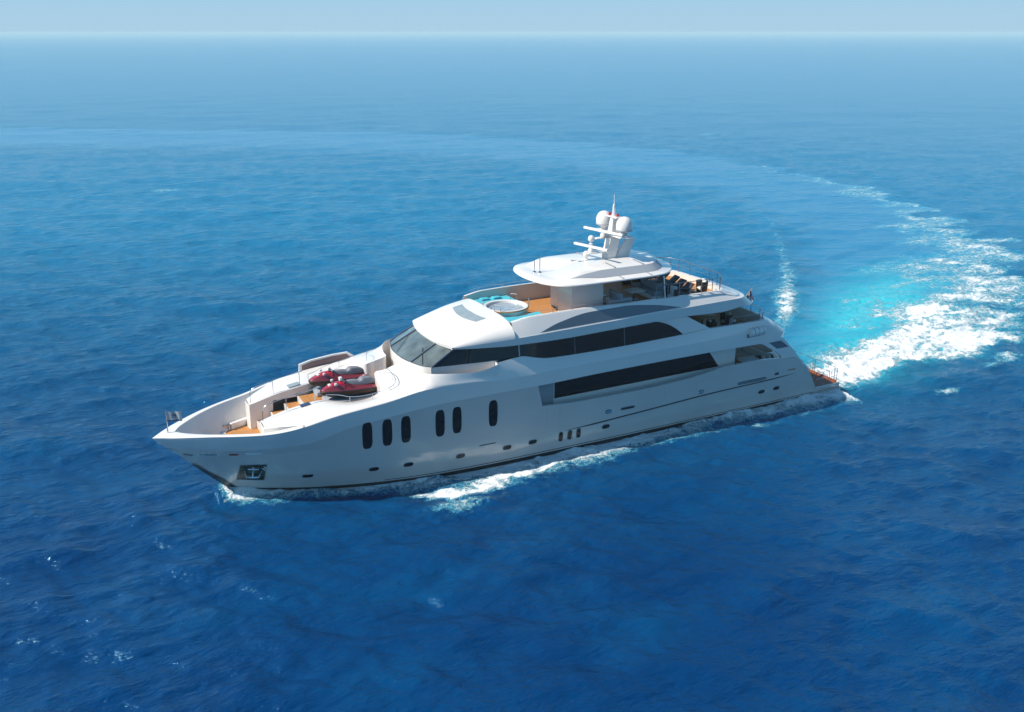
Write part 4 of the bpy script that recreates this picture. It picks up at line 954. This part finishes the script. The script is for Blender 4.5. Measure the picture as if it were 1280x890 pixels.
# fly bridge rails
xp = [(31.95, 1.0), (32.02, .15), (32.1, -.35), (32.1, -1.1), (32.05, -1.7), (31.9, -2.5), (31.75, -2.95), (31.2, -3.36)]
fr_ = MB()
cl = [(a, b, c) for a, b, c in ring_pts(U5, 26.5, 30.9, 32.3, 16, 14, inset=.14)]
rail_top = [(a, b, c + .85) for a, b, c in cl]; fr_.tube(rail_top, .024, n=6); fr_.tube([(a, b, c + .45) for a, b, c in cl], .010, n=4)
for k in range(0, len(cl), 3): a, b, c = cl[k]; fr_.tube([(a, b, c), (a, b, c + .85)], .026, n=6)
build('fly_rail', fr_, DSTEEL, yacht, ang=60)
fr_ = MB()
for sgn in (1, -1):
    for x_ in (19.0, 20.3, 21.6, 23.0, 24.6): fr_.tube([(x_, sgn*3.42, float(U5.z(x_))), (x_, sgn*3.42, float(U5.z(x_)) + .22)], .02, n=6)
    fr_.tube([(float(q), sgn*3.42, float(U5.z(q)) + .22) for q in np.linspace(16.6, 24.6, 14)], .012, n=5)
build('bulwark_rail', fr_, STEEL, yacht, ang=60)
# upper aft rail
cl = ring_pts(UA, 31.6, 34.3, 35.9, 8, 12, inset=.08); fr_ = MB(); fr_.tube([(a, b, c + .5) for a, b, c in cl[2:-2]], .022, n=6)
for k in range(2, len(cl)-2, 3): a, b, c = cl[k]; fr_.tube([(a, b, c), (a, b, c + .5)], .026, n=6)
build('aft_rail', fr_, DSTEEL, yacht, ang=60)
# stern platform rails
sr_ = MB(); SR = [(40.75, -3.55), (41.35, -3.58), (41.45, -3.58), (42.0, -3.6), (42.2, -3.6), (42.85, -3.5)]
for (a, b) in ((SR[0], SR[1]), (SR[2], SR[3]), (SR[4], SR[5]), ((42.9, -3.2), (42.9, -1.2)), ((42.9, -1.0), (42.9, 1.0)), ((42.9, 1.2), (42.9, 3.2))):
    z0 = .66; z1 = 1.72; sr_ = MB()
    sr_.tube([(*a, z0), (*a, z1), (*b, z1), (*b, z0)], .026, n=6); sr_.tube([(*a, 1.2), (*b, 1.2)], .014, n=5)
    build('stern_rail', sr_, STEEL, yacht, ang=60)
# thin rail wires on port coach roof and passage hand rail
# life raft recess on the quarter
lr = MB(); lr.grid([[(33.62, -4.03, 5.48), (35.15, -3.97, 5.52)], [(33.62, -3.90, 6.24), (35.1, -3.84, 6.28)]]); sym('raft_recess', lr, TINT, yacht)
for sgn, lab in ((-1, 'white life raft canister held on the port quarter below the aft rail'), (1, 'white life raft canister held on the starboard quarter')):
    t_ = thing('life_raft', lab, 'life raft', (34.45, sgn*4.02, 5.86), 'life raft canisters on the quarters')
    c_ = MB(); c_.tube([(-.66, 0, -.02), (-.62, 0, -.02), (.60, 0, .02), (.64, 0, .02)], [.20, .29, .29, .20], n=20); local('canister', c_, WHITE, t_, ang=50)
    b_ = MB()
    for q in (-.36, .0, .36): b_.tube([(q - .03, 0, 0), (q + .03, 0, 0)], .297, n=20)
    local('strap', b_, GREYW, t_, ang=50)

# ------------------------------------------------------------------ furniture
def armchair(label, loc, rz, group):
    t_ = thing('armchair', label, 'chair', loc, group); t_.rotation_euler = (0, 0, rz)
    f_ = MB(); rows = []
    for z_, r1 in ((.05, .34), (.35, .38), (.62, .41), (.86, .42)):
        rows.append([(r1*math.cos(a)*1.0, r1*math.sin(a), z_ if abs(a) > 0 else z_) for a in np.linspace(R(-128), R(128), 20)])
    rows2 = [[(x_*.86, y_*.86, z_) for x_, y_, z_ in rw] for rw in rows]
    f_.grid(rows); f_.grid(rows2); f_.grid([rows[-1], rows2[-1]]); f_.lathe((0, 0, 0), [(.01, .30), (.33, .30), (.33, .05), (.01, .05)], 20); local('frame', f_, WICK, t_)
    s_ = MB(); s_.lathe((0, 0, .3), [(.01, .16), (.26, .15), (.31, .08), (.30, .0)], 20); local('seat_cushion', s_, CUSH, t_)
    b_ = MB(); b_.rbox(.10, .26, -.26, .26, .42, .98, .08); local('back_cushion', b_, CUSH, t_)
    return t_
ch = armchair('white cushioned dark wicker tub chair on the upper aft deck nearest the port rail', (33.1, -2.9, 5.61), R(15), 'wicker tub chairs round the upper aft dining table')
for loc, rz, lab in (((32.0, -2.3, 5.61), 150, 'wicker tub chair tucked forward of the upper aft table on the port side'), ((33.9, -1.4, 5.61), 0, 'wicker tub chair at the after end of the upper aft table'), ((33.2, 1.0, 5.61), 60, 'wicker tub chair on the starboard side of the upper aft table'), ((31.2, .6, 5.61), 120, 'wicker tub chair in the shade near the upper saloon doors')):
    dup(ch, loc, R(rz), lab)
FG = 'dark wicker chairs round the low table on the after fly deck'
for k, (loc, rz, lab) in enumerate((((28.0, -3.0, 8.51), 20, 'dark wicker chair beside the port hardtop post'), ((28.1, .9, 8.51), 170, 'dark wicker chair forward of the loungers on the starboard side of the low table'), ((27.9, 2.1, 8.51), 140, 'dark wicker chair nearest the starboard hardtop post'), ((30.9, -2.3, 8.51), -10, 'dark wicker chair aft of the port sun loungers by the fly deck rail'))):
    d_ = dup(ch, loc, R(rz), lab); d_['group'] = FG
def table(name, label, loc, w_, d_, h_, top, leg, group=None):
    t_ = thing(name, label, 'table', loc, group)
    a_ = MB(); a_.rbox(-w_/2, w_/2, -d_/2, d_/2, h_ - .05, h_, .06); local('tabletop', a_, top, t_)
    b_ = MB(); b_.tube([(0, 0, .02), (0, 0, h_ - .05)], .07, n=10); b_.lathe((0, 0, 0), [(.01, .03), (.28, .03), (.3, 0)], 18); local('pedestal', b_, leg, t_)
    return t_
table('dining_table', 'dark oval dining table in the shade of the upper aft deck', (32.5, -.6, 5.61), 1.9, 1.3, .74, TEAKX, DSTEEL)
table('coffee_table', 'low dark round table between the wicker chairs aft of the hardtop', (28.3, -.3, 8.51), .9, .9, .5, WICK, DSTEEL)
table('side_table', 'low pale square table under the hardtop between grey sofas', (26.1, -1.5, 8.51), 1.15, 1.0, .62, CUSH, DSTEEL)
table('bar_table', 'small white high table behind the bar housing on the fly deck', (24.7, .2, 8.51), .7, .7, .95, CUSH, DSTEEL)
def sofa(label, loc, rz, L_, m):
    t_ = thing('sofa', label, 'sofa', loc, 'low sofas on the yacht decks'); t_.rotation_euler = (0, 0, rz)
    b_ = MB(); b_.rbox(-L_/2, L_/2, -.42, .42, .04, .30, .04); local('base', b_, WHITE, t_)
    for k in range(3):
        c_ = MB(); c_.rbox(-L_/2 + L_*k/3 + .01, -L_/2 + L_*(k+1)/3 - .01, -.40, .26, .30, .46, .06); local('seat_cushion', c_, m, t_)
    k_ = MB(); k_.rbox(-L_/2, L_/2, .24, .46, .30, .92, .08); local('backrest', k_, m, t_)
    for sgn in (1, -1): a_ = MB(); a_.rbox(min(sgn*(L_/2-.14), sgn*L_/2), max(sgn*(L_/2-.14), sgn*L_/2), -.40, .26, .30, .62, .05); local('armrest', a_, m, t_)
    return t_
sofa('long pale grey sofa under the after edge of the hardtop facing forward', (27.4, -1.2, 8.51), R(-90), 2.6, GCUSH)
sofa('grey sofa across the fly deck beside the low pale table', (24.6, -2.2, 8.51), R(90), 1.4, GCUSH)
sofa('pale cushioned sofa in the main deck aft cockpit', (36.4, -1.5, 2.6), R(-90), 3.0, CUSH)
t_ = table('cockpit_table', 'white topped table beside the port opening of the main aft cockpit', (35.1, -2.7, 2.6), 1.5, 1.1, .78, CUSH, DSTEEL)
ch2 = dup(ch, (35.9, -3.0, 2.61), R(-20), 'tub chair with white cushion beside the white cockpit table'); ch2['group'] = 'tub chairs in the main deck cockpit'
bc = thing('bar_counter', 'grey bar counter standing behind the bar housing under the hardtop', 'bar', (23.95, -2.55, 8.0))
b_ = MB(); b_.rbox(-.4, .45, -.42, .42, 0, .98, .06); local('cabinet', b_, GCUSH, bc); b_ = MB(); b_.rbox(-.46, .5, -.48, .48, .98, 1.04, .04); local('countertop', b_, GREYW, bc)
def lounger(label, loc, rz):
    t_ = thing('sun_lounger', label, 'sun lounger', loc, 'dark loungers on the after fly deck'); t_.rotation_euler = (0, 0, rz)
    f_ = MB(); f_.box(-.95, .95, -.34, .34, .24, .30); local('frame', f_, WICK, t_)
    for sx in (-.8, .8):
        for sy in (-.28, .28): l_ = MB(); l_.box(sx - .03, sx + .03, sy - .03, sy + .03, 0, .24); local('leg', l_, WICK, t_)
    m_ = MB(); m_.rbox(-.95, .3, -.32, .32, .30, .40, .05); local('mattress', m_, BLACKP, t_)
    b_ = MB(); b_.rbox(0, .8, -.32, .32, 0, .09, .04, Matrix.Translation((.28, 0, .34)) @ Matrix.Rotation(R(-38), 4, 'Y')); local('backrest', b_, BLACKP, t_)
    return t_
lg = lounger('dark sun lounger just aft of the hardtop nearest the port bulwark', (29.0, -2.6, 8.51), R(8))
for loc, rz, lab in (((29.2, -1.5, 8.51), 3, 'dark sun lounger second from the port bulwark aft of the hardtop'), ((29.4, -.4, 8.51), -4, 'dark sun lounger third from the port bulwark aft of the hardtop'), ((29.5, .8, 8.51), 2, 'dark sun lounger second from the starboard bulwark aft of the hardtop'), ((29.3, 2.0, 8.51), 5, 'dark sun lounger nearest the starboard bulwark aft of the hardtop')):
    dup(lg, loc, R(rz), lab)

# ------------------------------------------------------------------ flags
t_ = thing('bow_flag', 'small pale flag with dark lower edge on a short steel staff at the bow', 'flag', (-3.1, 0, 4.18))
s_ = MB(); s_.tube([(0, 0, 0), (0, 0, 1.3)], [.045, .018], n=8); local('staff', s_, STEEL, t_)
def cloth(w_, h_, z0, dx, dy, amp, n=14, droop=.0):
    mb = MB(); rows = []
    for j in range(5):
        rows.append([(dx*w_*k/n + amp*.4*math.sin(k*.8)*dy, dy*w_*k/n + amp*math.sin(k*.9 + j*.2)*k/n, z0 + h_*j/4 - droop*k/n) for k in range(n+1)])
    mb.grid(rows); return mb
f_ = local('flag_cloth', cloth(.82, .5, .74, .95, -.3, .06), FLAGC, t_)
e_ = local('flag_border', cloth(.82, .07, .68, .95, -.3, .06), FLAGN, t_)
em = MB()
for (a, b, c, d) in ((.26, 1.00, .54, 1.02), (.30, 1.06, .50, 1.075), (.24, .90, .56, .915)): em.box(a, c, -.16, -.13, b, d)
M_ = None
local('flag_emblem', em, FLAGN, t_)
t_ = thing('ensign', 'drooping national flag on a raked staff at the stern of the upper deck', 'flag', (35.5, -.6, 6.45))
s_ = MB(); s_.tube([(0, 0, 0), (1.25, 0, 1.35)], [.035, .02], n=8); local('staff', s_, TEAKX, t_)
mb1 = MB(); rows = []
for j in range(4): rows.append([(.72 + .42*j/3 + .10*k/6, -.05*k*(.5 + .5*math.sin(j + k)), .78 + .45*j/3 - .62*k/6) for k in range(7)])
mb1.grid(rows); local('flag_cloth', mb1, FLAGN, t_)
mb2 = MB(); mb2.grid([[(p_[0] + .02, p_[1] - .02, p_[2]) for p_ in rows[k]] for k in (1, 2)]); local('flag_band', mb2, FLAGW, t_)
